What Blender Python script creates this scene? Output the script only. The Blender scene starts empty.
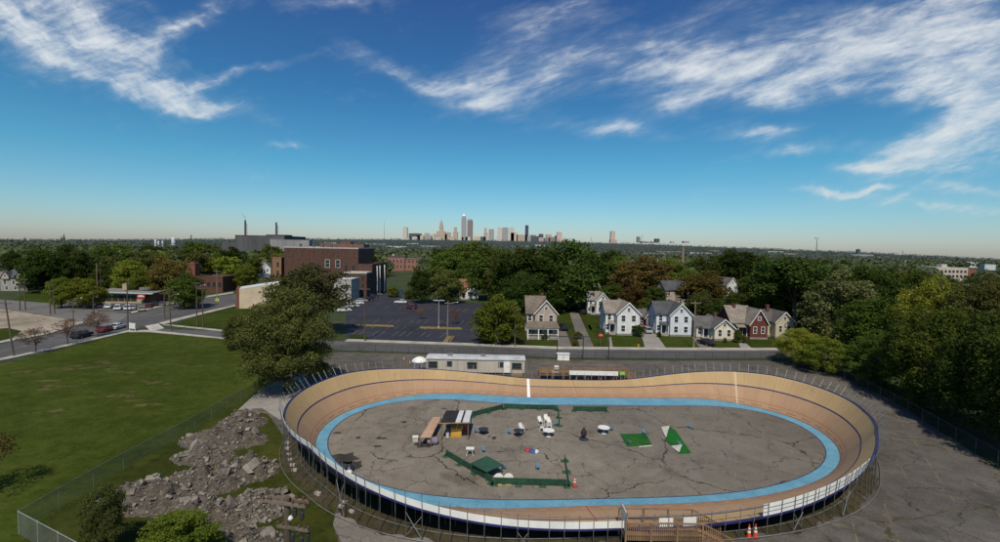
import bpy, math, random
import numpy as np
from mathutils import Vector, Matrix
random.seed(7)
SC = bpy.context.scene
COL = SC.collection
PI = math.pi
R = math.radians

# ---------------------------------------------------------------- camera
FOC, CAMH, PITCH, ROLL = 460.0, 22.0, R(3.05), R(1.09)     # focal length in units of a 1000 wide picture
_f = np.array([0, math.cos(PITCH), -math.sin(PITCH)])
_r0 = np.array([1.0, 0, 0]); _u0 = np.cross(_r0, _f)
_r = math.cos(ROLL) * _r0 + math.sin(ROLL) * _u0
_u = -math.sin(ROLL) * _r0 + math.cos(ROLL) * _u0

def at(x, y, z=0.0):
    """the point of the level z that the survey point (x, y) marks"""
    d = (x - 500) / FOC * _r - (y - 271) / FOC * _u + _f
    t = (z - CAMH) / d[2]
    p = np.array([0, 0, CAMH]) + t * d
    return Vector((p[0], p[1], p[2]))

def pj(p):
    q = np.array([p[0], p[1], p[2] - CAMH]); w = q @ _f
    return 500 + FOC * (q @ _r) / w, 271 - FOC * (q @ _u) / w

def hor(x):
    return 237 + 0.019 * x

cam = bpy.data.cameras.new('camera')
cam.sensor_width = 36; cam.lens = 36 * FOC / 1000
cam.clip_start = 0.5; cam.clip_end = 40000
camo = bpy.data.objects.new('camera', cam); COL.objects.link(camo)
m = Matrix(((_r[0], _u[0], -_f[0], 0), (_r[1], _u[1], -_f[1], 0), (_r[2], _u[2], -_f[2], CAMH), (0, 0, 0, 1)))
camo.matrix_world = m
SC.camera = camo
SC.view_settings.view_transform = 'Standard'; SC.view_settings.look = 'None'
SC.view_settings.exposure = 0; SC.view_settings.gamma = 1
SC.cycles.max_bounces = 6; SC.cycles.transparent_max_bounces = 12
SC.cycles.use_denoising = True

# ---------------------------------------------------------------- material helpers
class NT:
    def __init__(s, nt): s.nt = nt
    def n(s, t, **kw):
        o = s.nt.nodes.new(t)
        for k, v in kw.items(): setattr(o, k, v)
        return o
    def l(s, a, b): s.nt.links.new(a, b)
    def val(s, sock, v):
        if hasattr(v, 'is_output') or isinstance(v, bpy.types.NodeSocket): s.l(v, sock)
        else: sock.default_value = v
    def math(s, op, a, b=None, c=None, clamp=False):
        o = s.n('ShaderNodeMath', operation=op); o.use_clamp = clamp
        s.val(o.inputs[0], a)
        if b is not None: s.val(o.inputs[1], b)
        if c is not None: s.val(o.inputs[2], c)
        return o.outputs[0]
    def mix(s, f, a, b, blend='MIX'):
        o = s.n('ShaderNodeMix', data_type='RGBA', blend_type=blend)
        s.val(o.inputs['Factor'], f)
        s.val(o.inputs[6], a if not isinstance(a, tuple) else (*a[:3], 1))
        s.val(o.inputs[7], b if not isinstance(b, tuple) else (*b[:3], 1))
        return o.outputs[2]
    def noise(s, vec, scale, detail=3, rough=0.55, dist=0.0, out=0):
        o = s.n('ShaderNodeTexNoise'); o.inputs['Scale'].default_value = scale
        o.inputs['Detail'].default_value = detail; o.inputs['Roughness'].default_value = rough
        o.inputs['Distortion'].default_value = dist
        if vec is not None: s.l(vec, o.inputs['Vector'])
        return o.outputs[out]
    def ramp(s, f, stops, interp='LINEAR'):
        o = s.n('ShaderNodeValToRGB'); e = o.color_ramp.elements; o.color_ramp.interpolation = interp
        while len(e) < len(stops): e.new(0.5)
        for i, (p, c) in enumerate(stops):
            e[i].position = p; e[i].color = (c, c, c, 1) if not isinstance(c, tuple) else (*c[:3], 1)
        s.l(f, o.inputs[0]); return o.outputs[0]
    def smooth(s, x, a, b):
        o = s.n('ShaderNodeMapRange', interpolation_type='SMOOTHSTEP')
        s.val(o.inputs[0], x); o.inputs[1].default_value = a; o.inputs[2].default_value = b
        return o.outputs[0]
    def scalev(s, v, sc):
        o = s.n('ShaderNodeMapping'); o.inputs['Scale'].default_value = sc; s.l(v, o.inputs[0]); return o.outputs[0]

def newmat(name):
    m = bpy.data.materials.new(name); m.use_nodes = True
    nt = m.node_tree; t = NT(nt); b = nt.nodes['Principled BSDF']
    b.inputs['Specular IOR Level'].default_value = 0.3
    return m, t, b

MATS = {}
def M(name, col, var=0.18, scale=1.5, rough=0.75, metal=0.0, bump=0.0, streak=False, stain=0.0):
    """a plain surface with uneven tone, faint dirt and optional bump"""
    if name in MATS: return MATS[name]
    m, t, b = newmat(name)
    tc = t.n('ShaderNodeTexCoord').outputs['Object']
    v = t.scalev(tc, (1, 1, 0.15)) if streak else tc
    f = t.noise(v, scale, 5, 0.62)
    f2 = t.noise(tc, scale * 9, 3, 0.6)
    f = t.math('MULTIPLY_ADD', f2, 0.35, t.math('MULTIPLY', f, 0.75))
    lo = tuple(c * (1 - var * 1.6) for c in col); hi = tuple(min(1, c * (1 + var * 1.2)) for c in col)
    c = t.mix(t.smooth(f, 0.3, 0.75), lo, hi)
    if stain:
        s = t.smooth(t.noise(tc, scale * 0.6, 6, 0.7), 0.55, 0.7)
        c = t.mix(t.math('MULTIPLY', s, stain), c, tuple(x * 0.35 for x in col))
    t.l(c, b.inputs['Base Color'])
    b.inputs['Roughness'].default_value = rough; b.inputs['Metallic'].default_value = metal
    if bump:
        bn = t.n('ShaderNodeBump'); bn.inputs['Strength'].default_value = bump; bn.inputs['Distance'].default_value = 0.05
        t.l(f2, bn.inputs['Height']); t.l(bn.outputs[0], b.inputs['Normal'])
    MATS[name] = m; return m

def siding(name, col, pitch=0.16, var=0.12, brick=False):
    """lapped boards or brick courses on a wall"""
    if name in MATS: return MATS[name]
    m, t, b = newmat(name)
    tc = t.n('ShaderNodeTexCoord').outputs['Object']
    f = t.noise(tc, 0.9, 5, 0.65); st = t.noise(t.scalev(tc, (3, 3, 0.25)), 1.0, 4, 0.6)
    g = t.math('ADD', t.math('MULTIPLY', f, 0.5), t.math('MULTIPLY', st, 0.5))
    c = t.mix(t.smooth(g, 0.3, 0.7), tuple(x * (1 - var * 1.7) for x in col), tuple(min(.85, x * (1 + var)) for x in col))
    sep = t.n('ShaderNodeSeparateXYZ'); t.l(tc, sep.inputs[0])
    z = t.math('FRACT', t.math('DIVIDE', sep.outputs[2], pitch))
    line = t.math('LESS_THAN', z, 0.14)
    c = t.mix(t.math('MULTIPLY', line, 0.35), c, tuple(x * 0.3 for x in col))
    if brick:
        bt = t.noise(t.scalev(tc, (4, 4, 12)), 1.0, 2, 0.5)
        c = t.mix(t.smooth(bt, 0.4, 0.7), c, tuple(x * 0.55 for x in col))
    t.l(c, b.inputs['Base Color']); b.inputs['Roughness'].default_value = 0.8
    MATS[name] = m; return m

def shingle(name, col):
    if name in MATS: return MATS[name]
    m, t, b = newmat(name)
    tc = t.n('ShaderNodeTexCoord').outputs['Object']
    f = t.noise(tc, 0.5, 6, 0.65); f2 = t.noise(t.scalev(tc, (2.2, 2.2, 6)), 1.3, 2, 0.6)
    g = t.math('ADD', t.math('MULTIPLY', f, 0.55), t.math('MULTIPLY', f2, 0.45))
    c = t.mix(t.smooth(g, 0.32, 0.7), tuple(x * 0.6 for x in col), tuple(x * 1.35 for x in col))
    sep = t.n('ShaderNodeSeparateXYZ'); t.l(tc, sep.inputs[0])
    line = t.math('LESS_THAN', t.math('FRACT', t.math('DIVIDE', sep.outputs[2], 0.22)), 0.2)
    c = t.mix(t.math('MULTIPLY', line, 0.35), c, tuple(x * 0.35 for x in col))
    t.l(c, b.inputs['Base Color']); b.inputs['Roughness'].default_value = 0.9
    MATS[name] = m; return m

def glass(name, col=(0.02, 0.025, 0.03)):
    if name in MATS: return MATS[name]
    m, t, b = newmat(name)
    tc = t.n('ShaderNodeTexCoord').outputs['Object']
    c = t.mix(t.noise(tc, 0.7, 2), tuple(x * 0.6 for x in col), tuple(x * 2 for x in col))
    t.l(c, b.inputs['Base Color']); b.inputs['Roughness'].default_value = 0.12
    b.inputs['Specular IOR Level'].default_value = 0.5
    MATS[name] = m; return m

def foliage(name, dark, light, trans=0.35):
    if name in MATS: return MATS[name]
    m = bpy.data.materials.new(name); m.use_nodes = True; nt = m.node_tree; nt.nodes.clear(); t = NT(nt)
    out = t.n('ShaderNodeOutputMaterial')
    geo = t.n('ShaderNodeNewGeometry'); oi = t.n('ShaderNodeObjectInfo')
    f = t.noise(geo.outputs['Position'], 0.45, 3, 0.6)
    g = t.math('ADD', t.math('MULTIPLY', f, 0.65), t.math('MULTIPLY', geo.outputs['Random Per Island'], 0.3))
    c = t.mix(t.smooth(g, 0.1, 0.85), dark, light)
    hs = t.n('ShaderNodeHueSaturation'); t.l(c, hs.inputs['Color'])
    t.l(t.math('MULTIPLY_ADD', oi.outputs['Random'], 0.7, 0.68), hs.inputs['Value'])
    t.l(t.math('MULTIPLY_ADD', t.math('FRACT', t.math('MULTIPLY', oi.outputs['Random'], 7.3)), 0.045, 0.475), hs.inputs['Hue'])
    c = hs.outputs[0]
    d = t.n('ShaderNodeBsdfDiffuse'); tr = t.n('ShaderNodeBsdfTranslucent')
    t.l(c, d.inputs[0]); t.l(c, tr.inputs[0])
    mx = t.n('ShaderNodeMixShader'); mx.inputs[0].default_value = trans
    t.l(d.outputs[0], mx.inputs[1]); t.l(tr.outputs[0], mx.inputs[2]); t.l(mx.outputs[0], out.inputs[0])
    MATS[name] = m; return m

# ---------------------------------------------------------------- mesh helpers
class MB:
    def __init__(s): s.v = []; s.f = []; s.mi = []
    def add(s, vs, fs, mi=0):
        o = len(s.v); s.v += [tuple(p) for p in vs]
        s.f += [tuple(i + o for i in f) for f in fs]; s.mi += [mi] * len(fs); return s
    def box(s, x0, x1, y0, y1, z0, z1, mi=0):
        return s.add([(x0,y0,z0),(x1,y0,z0),(x1,y1,z0),(x0,y1,z0),(x0,y0,z1),(x1,y0,z1),(x1,y1,z1),(x0,y1,z1)],
                     [(0,3,2,1),(4,5,6,7),(0,1,5,4),(1,2,6,5),(2,3,7,6),(3,0,4,7)], mi)
    def cbox(s, c, size, rz=0.0, mi=0, rx=0.0):
        hx, hy, hz = (q / 2 for q in size)
        M3 = Matrix.Rotation(rz, 3, 'Z') @ Matrix.Rotation(rx, 3, 'X')
        vs = [Vector(c) + M3 @ Vector((sx*hx, sy*hy, sz*hz)) for sz in (-1,1) for sx, sy in ((-1,-1),(1,-1),(1,1),(-1,1))]
        return s.add(vs, [(0,3,2,1),(4,5,6,7),(0,1,5,4),(1,2,6,5),(2,3,7,6),(3,0,4,7)], mi)
    def tube(s, p, q, r, r2=None, n=6, mi=0):
        p, q = Vector(p), Vector(q); r2 = r if r2 is None else r2
        d = (q - p).normalized(); a = d.orthogonal().normalized(); b = d.cross(a)
        vs = [p + (a*math.cos(2*PI*i/n) + b*math.sin(2*PI*i/n))*r for i in range(n)] + \
             [q + (a*math.cos(2*PI*i/n) + b*math.sin(2*PI*i/n))*r2 for i in range(n)]
        return s.add(vs, [(i, (i+1) % n, n + (i+1) % n, n + i) for i in range(n)] + [tuple(range(n-1,-1,-1)), tuple(range(n, 2*n))], mi)
    def path(s, pts, r, n=6, closed=False):
        k = len(pts)
        for i in range(k if closed else k - 1): s.tube(pts[i], pts[(i+1) % k], r, n=n)
        return s
    def lathe(s, prof, c=(0,0,0), n=12, mi=0):
        c = Vector(c); o = []
        for r, z in prof: o += [c + Vector((r*math.cos(2*PI*i/n), r*math.sin(2*PI*i/n), z)) for i in range(n)]
        fs = [(k*n+i, k*n+(i+1) % n, (k+1)*n+(i+1) % n, (k+1)*n+i) for k in range(len(prof)-1) for i in range(n)]
        fs += [tuple(range(n-1,-1,-1)), tuple(range((len(prof)-1)*n, len(prof)*n))]
        return s.add(o, fs, mi)
    def quad(s, a, b, c, d, mi=0): return s.add([a,b,c,d], [(0,1,2,3)], mi)
    def slab(s, pts, th, mi=0):
        """polygon pts (3d) thickened downwards"""
        n = len(pts); up = [Vector(p) for p in pts]; dn = [p - Vector((0,0,th)) for p in up]
        return s.add(up + dn, [tuple(range(n)), tuple(range(2*n-1, n-1, -1))] + [(i, n+i, n+(i+1) % n, (i+1) % n) for i in range(n)], mi)
    def prism(s, prof, x0, x1, mi=0):
        """profile of (y, z) pushed along x"""
        n = len(prof)
        return s.add([(x0,y,z) for y,z in prof] + [(x1,y,z) for y,z in prof],
                     [tuple(range(n)), tuple(range(2*n-1, n-1, -1))] + [(i, n+i, n+(i+1) % n, (i+1) % n) for i in range(n)], mi)
    def build(s, name, mat, parent=None, smooth=False, loc=None):
        me = bpy.data.meshes.new(name); me.from_pydata(s.v, [], s.f); me.update()
        ms = mat if isinstance(mat, (list, tuple)) else [mat]
        for x in ms: me.materials.append(x)
        if len(ms) > 1: me.polygons.foreach_set('material_index', s.mi)
        if smooth: me.polygons.foreach_set('use_smooth', [True] * len(me.polygons))
        o = bpy.data.objects.new(name, me); COL.objects.link(o)
        if parent is not None: o.parent = parent
        if loc is not None: o.location = loc
        return o

def tag(o, label=None, cat=None, group=None, kind=None):
    if label: o['label'] = label
    if cat: o['category'] = cat
    if group: o['group'] = group
    if kind: o['kind'] = kind
    return o

def thing(name, label, cat, loc=(0,0,0), rz=0.0, group=None):
    o = bpy.data.objects.new(name, None); o.empty_display_size = 0.3; COL.objects.link(o)
    o.location = loc; o.rotation_euler = (0, 0, rz)
    return tag(o, label, cat, group)

def copy_tree(o, parent=None):
    c = o.copy(); COL.objects.link(c)
    if parent is not None: c.parent = parent
    for ch in list(o.children): copy_tree(ch, c)
    return c

def npmesh(name, V, Fc, k, mats, mi=None, smooth=False):
    """fast mesh: V (n,3), Fc (m,k)"""
    me = bpy.data.meshes.new(name); n, mm = len(V), len(Fc)
    me.vertices.add(n); me.vertices.foreach_set('co', np.asarray(V, np.float32).ravel())
    me.loops.add(mm*k); me.loops.foreach_set('vertex_index', np.asarray(Fc, np.int32).ravel())
    me.polygons.add(mm); me.polygons.foreach_set('loop_start', np.arange(0, mm*k, k, dtype=np.int32))
    if smooth: me.polygons.foreach_set('use_smooth', np.ones(mm, bool))
    for x in mats: me.materials.append(x)
    if mi is not None: me.polygons.foreach_set('material_index', np.asarray(mi, np.int32))
    me.update(calc_edges=True); me.validate()
    return me

# ---------------------------------------------------------------- light
SUN_EL, SUN_AZ = R(53), R(184)           # azimuth clockwise from +Y: the sun stands behind the camera's left shoulder
sd = Vector((math.sin(SUN_AZ)*math.cos(SUN_EL), math.cos(SUN_AZ)*math.cos(SUN_EL), math.sin(SUN_EL)))
sl = bpy.data.lights.new('sun', 'SUN'); sl.energy = 4.0; sl.angle = R(0.53); sl.color = (1, 0.905, 0.745)
so = bpy.data.objects.new('sun', sl); COL.objects.link(so)
so.rotation_euler = (-sd).to_track_quat('-Z', 'Y').to_euler(); so.location = sd * 300

w = bpy.data.worlds.new('World'); SC.world = w; w.use_nodes = True
t = NT(w.node_tree); bg = w.node_tree.nodes['Background']
sky = t.n('ShaderNodeTexSky', sky_type='NISHITA'); sky.sun_disc = False
sky.sun_elevation = SUN_EL; sky.sun_rotation = SUN_AZ
sky.air_density = 1.0; sky.dust_density = 0.6; sky.ozone_density = 2.5; sky.altitude = 200
gen = t.n('ShaderNodeTexCoord').outputs['Generated']
nv = t.n('ShaderNodeVectorMath', operation='NORMALIZE'); t.l(gen, nv.inputs[0])
sp = t.n('ShaderNodeSeparateXYZ'); t.l(nv.outputs[0], sp.inputs[0])
ay = t.math('MAXIMUM', t.math('ABSOLUTE', sp.outputs[1]), 0.08)
cu = t.math('DIVIDE', sp.outputs[0], ay); cv = t.math('DIVIDE', sp.outputs[2], ay)
# colour of the clear sky by height: deeper blue high up, paler and greyer near the horizon
el = sp.outputs[2]
tint = t.ramp(t.math('MULTIPLY', el, 1.0), [(0.0, (0.77, 0.80, 0.90)), (0.02, (0.74, 0.84, 0.95)), (0.06, (0.62, 0.89, 1.0)), (0.16, (0.36, 0.86, 0.97)), (0.3, (0.27, 0.70, 0.93)), (0.48, (0.31, 0.56, 0.90)), (1.0, (0.55, 0.68, 0.9))])
skyc = t.mix(1.0, sky.outputs[0], tint, 'MULTIPLY')
comb = t.n('ShaderNodeCombineXYZ'); t.l(cu, comb.inputs[0]); t.l(cv, comb.inputs[1])
warp = t.noise(comb.outputs[0], 5.0, 4, 0.6, 0, 1)
wv = t.n('ShaderNodeVectorMath', operation='MULTIPLY_ADD'); t.l(warp, wv.inputs[0]); wv.inputs[1].default_value = (0.13, 0.11, 0); t.l(comb.outputs[0], wv.inputs[2])
wsep = t.n('ShaderNodeSeparateXYZ'); t.l(wv.outputs[0], wsep.inputs[0])
wu = t.math('SUBTRACT', wsep.outputs[0], 0.065); wvv = t.math('SUBTRACT', wsep.outputs[1], 0.055)
# cirrus banks: centre, half sizes, slant in degrees, thickness
CL = [(35,8,110,44,-20,1.0),(105,58,90,26,-28,1.05),(175,97,55,9,-12,.9),(195,22,48,10,30,.95),(245,76,60,6,14,.8),
      (312,8,34,9,-5,.65),(370,5,45,8,5,.5),(385,70,50,12,-24,.9),(480,102,52,14,-4,.95),(500,55,60,26,28,.5),
      (590,62,78,28,10,.75),(520,85,50,12,8,.45),(700,62,48,16,6,.5),(770,62,85,34,10,.8),(865,40,95,34,14,.85),(965,20,85,34,18,.9),(670,102,38,11,10,.5),(760,95,70,12,6,.6),
      (905,85,58,18,8,.7),(965,118,62,30,38,1.1),(1010,95,50,45,20,1.1),(945,152,80,20,14,1.0),(885,172,50,5,2,.7),
      (608,133,50,11,-4,1.0),(757,139,40,9,2,1.1),(785,156,55,6,8,.95),(845,192,55,3.2,-1,1.0),(945,209,75,6,-3,1.0),(990,194,60,6,-4,.9),
      (283,150,26,3.2,2,.7),(30,141,16,2.5,0,.3),(225,110,26,3,-4,.35),(430,20,60,9,20,.18),(560,18,60,14,16,.4),(700,20,90,14,4,.35)]
tot = None
for cx, cy, rx, ry, rot, wt in CL:
    u0, v0 = (cx - 500)/FOC, (hor(cx) - cy)/FOC
    du = t.math('SUBTRACT', wu, u0); dv = t.math('SUBTRACT', wvv, v0)
    c_, s_ = math.cos(R(rot)), math.sin(R(rot))
    a = t.math('ADD', t.math('MULTIPLY', du, c_*FOC/rx), t.math('MULTIPLY', dv, s_*FOC/rx))
    b_ = t.math('ADD', t.math('MULTIPLY', du, -s_*FOC/ry), t.math('MULTIPLY', dv, c_*FOC/ry))
    q = t.math('ADD', t.math('MULTIPLY', a, a), t.math('MULTIPLY', b_, b_))
    g = t.math('MULTIPLY', t.math('EXPONENT', t.math('MULTIPLY', q, -0.7)), wt)
    tot = g if tot is None else t.math('ADD', tot, g)
mp = t.n('ShaderNodeMapping'); t.l(comb.outputs[0], mp.inputs[0]); mp.inputs['Rotation'].default_value = (0, 0, R(-17))
mps = t.n('ShaderNodeMapping'); t.l(mp.outputs[0], mps.inputs[0]); mps.inputs['Scale'].default_value = (0.8, 3.0, 1); mp = mps
fib = t.noise(mp.outputs[0], 4.2, 12, 0.6, 0.35)
mp2 = t.n('ShaderNodeMapping'); t.l(wv.outputs[0], mp2.inputs[0]); mp2.inputs['Rotation'].default_value = (0, 0, R(22))
mps2 = t.n('ShaderNodeMapping'); t.l(mp2.outputs[0], mps2.inputs[0]); mps2.inputs['Scale'].default_value = (0.9, 2.8, 1); mp2 = mps2
fib2 = t.noise(mp2.outputs[0], 5.0, 12, 0.62, 0.4)
sel = t.smooth(cu, 0.0, -0.35)
fib = t.math('ADD', t.math('MULTIPLY', fib, t.math('SUBTRACT', 1.0, sel)), t.math('MULTIPLY', fib2, sel))
fine = t.noise(mp.outputs[0], 15.0, 8, 0.68, 0.25)
fb = t.math('ADD', t.math('MULTIPLY', fib, 0.66), t.math('MULTIPLY', fine, 0.34))
tot = t.math('MINIMUM', tot, 1.1)
den = t.math('MULTIPLY', tot, t.math('MULTIPLY_ADD', t.smooth(fb, 0.36, 0.70), 0.9, 0.10))
dd = t.math('SUBTRACT', fb, t.math("MULTIPLY_ADD", tot, -0.31, 0.705))
wisp = t.smooth(dd, 0.0, 0.30)
veil = t.smooth(dd, -0.16, 0.34)
den = t.math('ADD', t.math('MULTIPLY', wisp, 0.60), t.math('MULTIPLY', veil, 0.30), clamp=True)
den = t.math('MULTIPLY', den, 0.97)
ccol = t.mix(t.smooth(el, 0.0, 0.35), (6.6, 6.9, 7.0), (8.6, 8.9, 8.9))
allc = t.mix(den, skyc, ccol)
t.l(allc, bg.inputs[0]); bg.inputs[1].default_value = 0.1
w.cycles.sampling_method = 'MANUAL'; w.cycles.sample_map_resolution = 512
# ---------------------------------------------------------------- ground
def ridge(x, y):
    """height of the land: level near by, rising to a low far ridge"""
    d = math.hypot(x, y)
    if d < 900 or y <= 0: return 0.0
    px = 500 + 460 * x / max(y, 1)
    pts = [(-300,-3),(0,-1.5),(120,0),(250,3.2),(380,5.2),(470,6.2),(560,6.2),(640,5.6),(720,3.8),(850,1.6),(1000,-2.2),(1300,-4)]
    dp = pts[0][1]
    for (a, va), (b, vb) in zip(pts, pts[1:]):
        if a <= px <= b: dp = va + (vb - va) * (px - a) / (b - a)
    if px > pts[-1][0]: dp = pts[-1][1]
    k = min(1, (d - 900) / 4400); k = k * k * (3 - 2 * k)
    top = 22 + dp / 460 * 5300 - 11
    return top * k

def ground_mat():
    m, t, b = newmat('rough_turf')
    p = t.n('ShaderNodeNewGeometry').outputs['Position']
    n1 = t.noise(p, 0.03, 5, 0.6); n2 = t.noise(p, 0.5, 5, 0.65); n3 = t.noise(p, 4.0, 3, 0.6)
    c = t.mix(t.smooth(n2, 0.35, 0.7), (0.026, 0.042, 0.010), (0.055, 0.075, 0.018))
    c = t.mix(t.smooth(n1, 0.52, 0.68), c, (0.10, 0.085, 0.055))
    c = t.mix(t.math('MULTIPLY', n3, 0.5), c, (0.02, 0.03, 0.008))
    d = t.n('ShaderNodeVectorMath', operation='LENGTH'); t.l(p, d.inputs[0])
    c = t.mix(t.smooth(d.outputs['Value'], 700, 4500), c, (0.040, 0.060, 0.062))  # haze put into the colour: distant land blends to blue grey
    t.l(c, b.inputs['Base Color']); b.inputs['Roughness'].default_value = 0.95
    return m
radii = [0, 20, 60, 120, 250, 500, 900] + [900 + 300*i for i in range(1, 16)] + [6200, 7500, 9500, 14000]
NA = 120; V = []; Fq = []
for r_ in radii:
    for i in range(NA):
        a = 2*PI*i/NA; x, y = r_*math.sin(a), r_*math.cos(a)
        z = ridge(x, y)
        if r_ > 6000: z = min(z, 0) - (r_ - 6000) * 0.02
        V.append((x, y, z))
for k in range(len(radii)-1):
    for i in range(NA):
        j = (i+1) % NA
        Fq.append((k*NA+i, k*NA+j, (k+1)*NA+j, (k+1)*NA+i))
mb = MB(); mb.v = V; mb.f = Fq
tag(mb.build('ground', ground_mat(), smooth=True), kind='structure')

def sheet(name, px, mat, z, world=None, kind='structure'):
    """a level sheet on the ground with the outline px"""
    pts = world if world is not None else [at(x, y) for x, y in px]
    mb = MB(); mb.add([(p[0], p[1], z) for p in pts], [tuple(range(len(pts)))])
    o = mb.build(name, mat); 
    if o.data.polygons[0].normal.z < 0: o.data.flip_normals()
    if kind: o['kind'] = kind
    return o
def strip(name, px_a, px_b, mat, z, curb=0.0, sub=4):
    """a band between two edges; with a kerb height it gets upright sides"""
    def dense(px):
        P = [at(x, y) for x, y in px]; o = []
        for a, b in zip(P, P[1:]): o += [a.lerp(b, i/sub) for i in range(sub)]
        return o + [P[-1]]
    A, B = dense(px_a), dense(px_b); n = len(A); mb = MB()
    vs = [(p.x, p.y, z+curb) for p in A] + [(p.x, p.y, z+curb) for p in B]
    fs = [(i, i+1, n+i+1, n+i) for i in range(n-1)]
    if curb:
        vs += [(p.x, p.y, z-.05) for p in A] + [(p.x, p.y, z-.05) for p in B]
        fs += [(i, 2*n+i, 2*n+i+1, i+1) for i in range(n-1)] + [(n+i, n+i+1, 3*n+i+1, 3*n+i) for i in range(n-1)]
    mb.add(vs, fs); return tag(mb.build(name, mat), kind='structure')

def asphalt(name, dark, light, crack=0.5, big=0.09, small=0.33, lines=None, patch=0.5, weeds=0.0, old_side=False):
    """old paving: blotches, two sizes of cracks, wear, faded painted lines"""
    m, t, b = newmat(name)
    p = t.n('ShaderNodeNewGeometry').outputs['Position']
    n1 = t.noise(p, 0.06, 5, 0.62); n2 = t.noise(p, 0.6, 5, 0.7); n3 = t.noise(p, 5.5, 5, 0.8)
    n4 = t.noise(p, 0.16, 6, 0.7)
    g = t.math('ADD', t.math('MULTIPLY', n1, 0.36), t.math('ADD', t.math('MULTIPLY', n2, 0.24), t.math('MULTIPLY', n3, 0.40)))
    c = t.mix(t.smooth(g, 0.38, 0.62), dark, light)
    c = t.mix(t.math('MULTIPLY', t.smooth(n4, 0.54, 0.66), patch), c, tuple(x * 0.5 for x in dark))
    c = t.mix(t.math('MULTIPLY', t.smooth(n4, 0.40, 0.30), patch * 0.6), c, tuple(x * 1.25 for x in light))
    side = 1.0
    if old_side:
        sx_ = t.n('ShaderNodeSeparateXYZ'); t.l(p, sx_.inputs[0])
        side = t.smooth(t.math('ADD', t.math('MULTIPLY_ADD', n1, 9.0, sx_.outputs[0]), t.math('MULTIPLY', sx_.outputs[1], 0.25)), 27, 38)
        c = t.mix(t.math('MULTIPLY', side, 0.34), c, (0.062, 0.059, 0.056))
    wn = t.noise(p, 0.35, 4, 0.65, 0, 1)
    wp = t.n('ShaderNodeVectorMath', operation='MULTIPLY_ADD'); t.l(wn, wp.inputs[0]); wp.inputs[1].default_value = (3.2, 3.2, 0); t.l(p, wp.inputs[2])
    for sc, wd, am in ((big, 0.0075, crack), (small, 0.0125, crack * 0.75)):
        vo = t.n('ShaderNodeTexVoronoi', feature='DISTANCE_TO_EDGE', voronoi_dimensions='2D'); vo.inputs['Scale'].default_value = sc
        t.l(wp.outputs[0], vo.inputs['Vector'])
        gate = t.smooth(t.noise(p, 0.11 if sc == big else 0.2, 3, 0.6), 0.40, 0.56)
        wdn = t.math('MULTIPLY', t.noise(p, 1.6, 3, 0.7), wd * 2.0)
        k = t.math('LESS_THAN', vo.outputs['Distance'], wdn)
        k = t.math('MULTIPLY', t.math('MULTIPLY', k, gate), am)
        col = tuple(x * 0.22 for x in dark)
        if weeds: col = (0.055, 0.05, 0.02) if sc == big else col
        c = t.mix(k, c, col)
    if lines:
        ang, sp_, colr, amt = lines
        rm = t.n('ShaderNodeMapping'); rm.inputs['Rotation'].default_value = (0, 0, ang); t.l(p, rm.inputs[0])
        s_ = t.n('ShaderNodeSeparateXYZ'); t.l(rm.outputs[0], s_.inputs[0])
        for ax, spc in ((0, sp_), (1, sp_ * 4.2)):
            fr = t.math('FRACT', t.math('DIVIDE', s_.outputs[ax], spc))
            ln = t.math('LESS_THAN', fr, 0.10 / spc)
            wear = t.smooth(t.noise(p, 0.35, 5, 0.75), 0.47, 0.6)
            c = t.mix(t.math('MULTIPLY', t.math('MULTIPLY', t.math('MULTIPLY', ln, wear), amt), side), c, colr)
    t.l(c, b.inputs['Base Color']); b.inputs['Roughness'].default_value = 0.92
    bn = t.n('ShaderNodeBump'); bn.inputs['Strength'].default_value = 0.25; bn.inputs['Distance'].default_value = 0.03
    t.l(n3, bn.inputs['Height']); t.l(bn.outputs[0], b.inputs['Normal'])
    return m

def lawn(name, dark, light, dry, dryness=0.5):
    m, t, b = newmat(name)
    p = t.n('ShaderNodeNewGeometry').outputs['Position']
    n1 = t.noise(p, 0.05, 5, 0.6); n2 = t.noise(p, 0.45, 6, 0.7); n3 = t.noise(p, 5.0, 4, 0.75)
    g = t.math('ADD', t.math('MULTIPLY', n1, 0.35), t.math('ADD', t.math('MULTIPLY', n2, 0.3), t.math('MULTIPLY', n3, 0.35)))
    c = t.mix(t.smooth(g, 0.40, 0.60), dark, light)
    mott = t.noise(p, 1.3, 5, 0.75)
    c = t.mix(t.math('MULTIPLY', t.smooth(mott, 0.45, 0.7), 0.55), c, tuple(x*0.5 for x in dark))
    yel = t.noise(p, 0.18, 5, 0.7)
    c = t.mix(t.math('MULTIPLY', t.smooth(yel, 0.5, 0.7), 0.35), c, (0.085, 0.085, 0.016))
    pn = t.noise(t.scalev(p, (0.7, 2.0, 1)), 0.11, 6, 0.72)
    c = t.mix(t.math('MULTIPLY', t.smooth(pn, 0.60, 0.72), dryness), c, dry)
    t.l(c, b.inputs['Base Color']); b.inputs['Roughness'].default_value = 0.95; b.inputs['Specular IOR Level'].default_value = 0.05
    bn = t.n('ShaderNodeBump'); bn.inputs['Strength'].default_value = 0.5; bn.inputs['Distance'].default_value = 0.06
    t.l(n3, bn.inputs['Height']); t.l(bn.outputs[0], b.inputs['Normal'])
    return m

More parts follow.
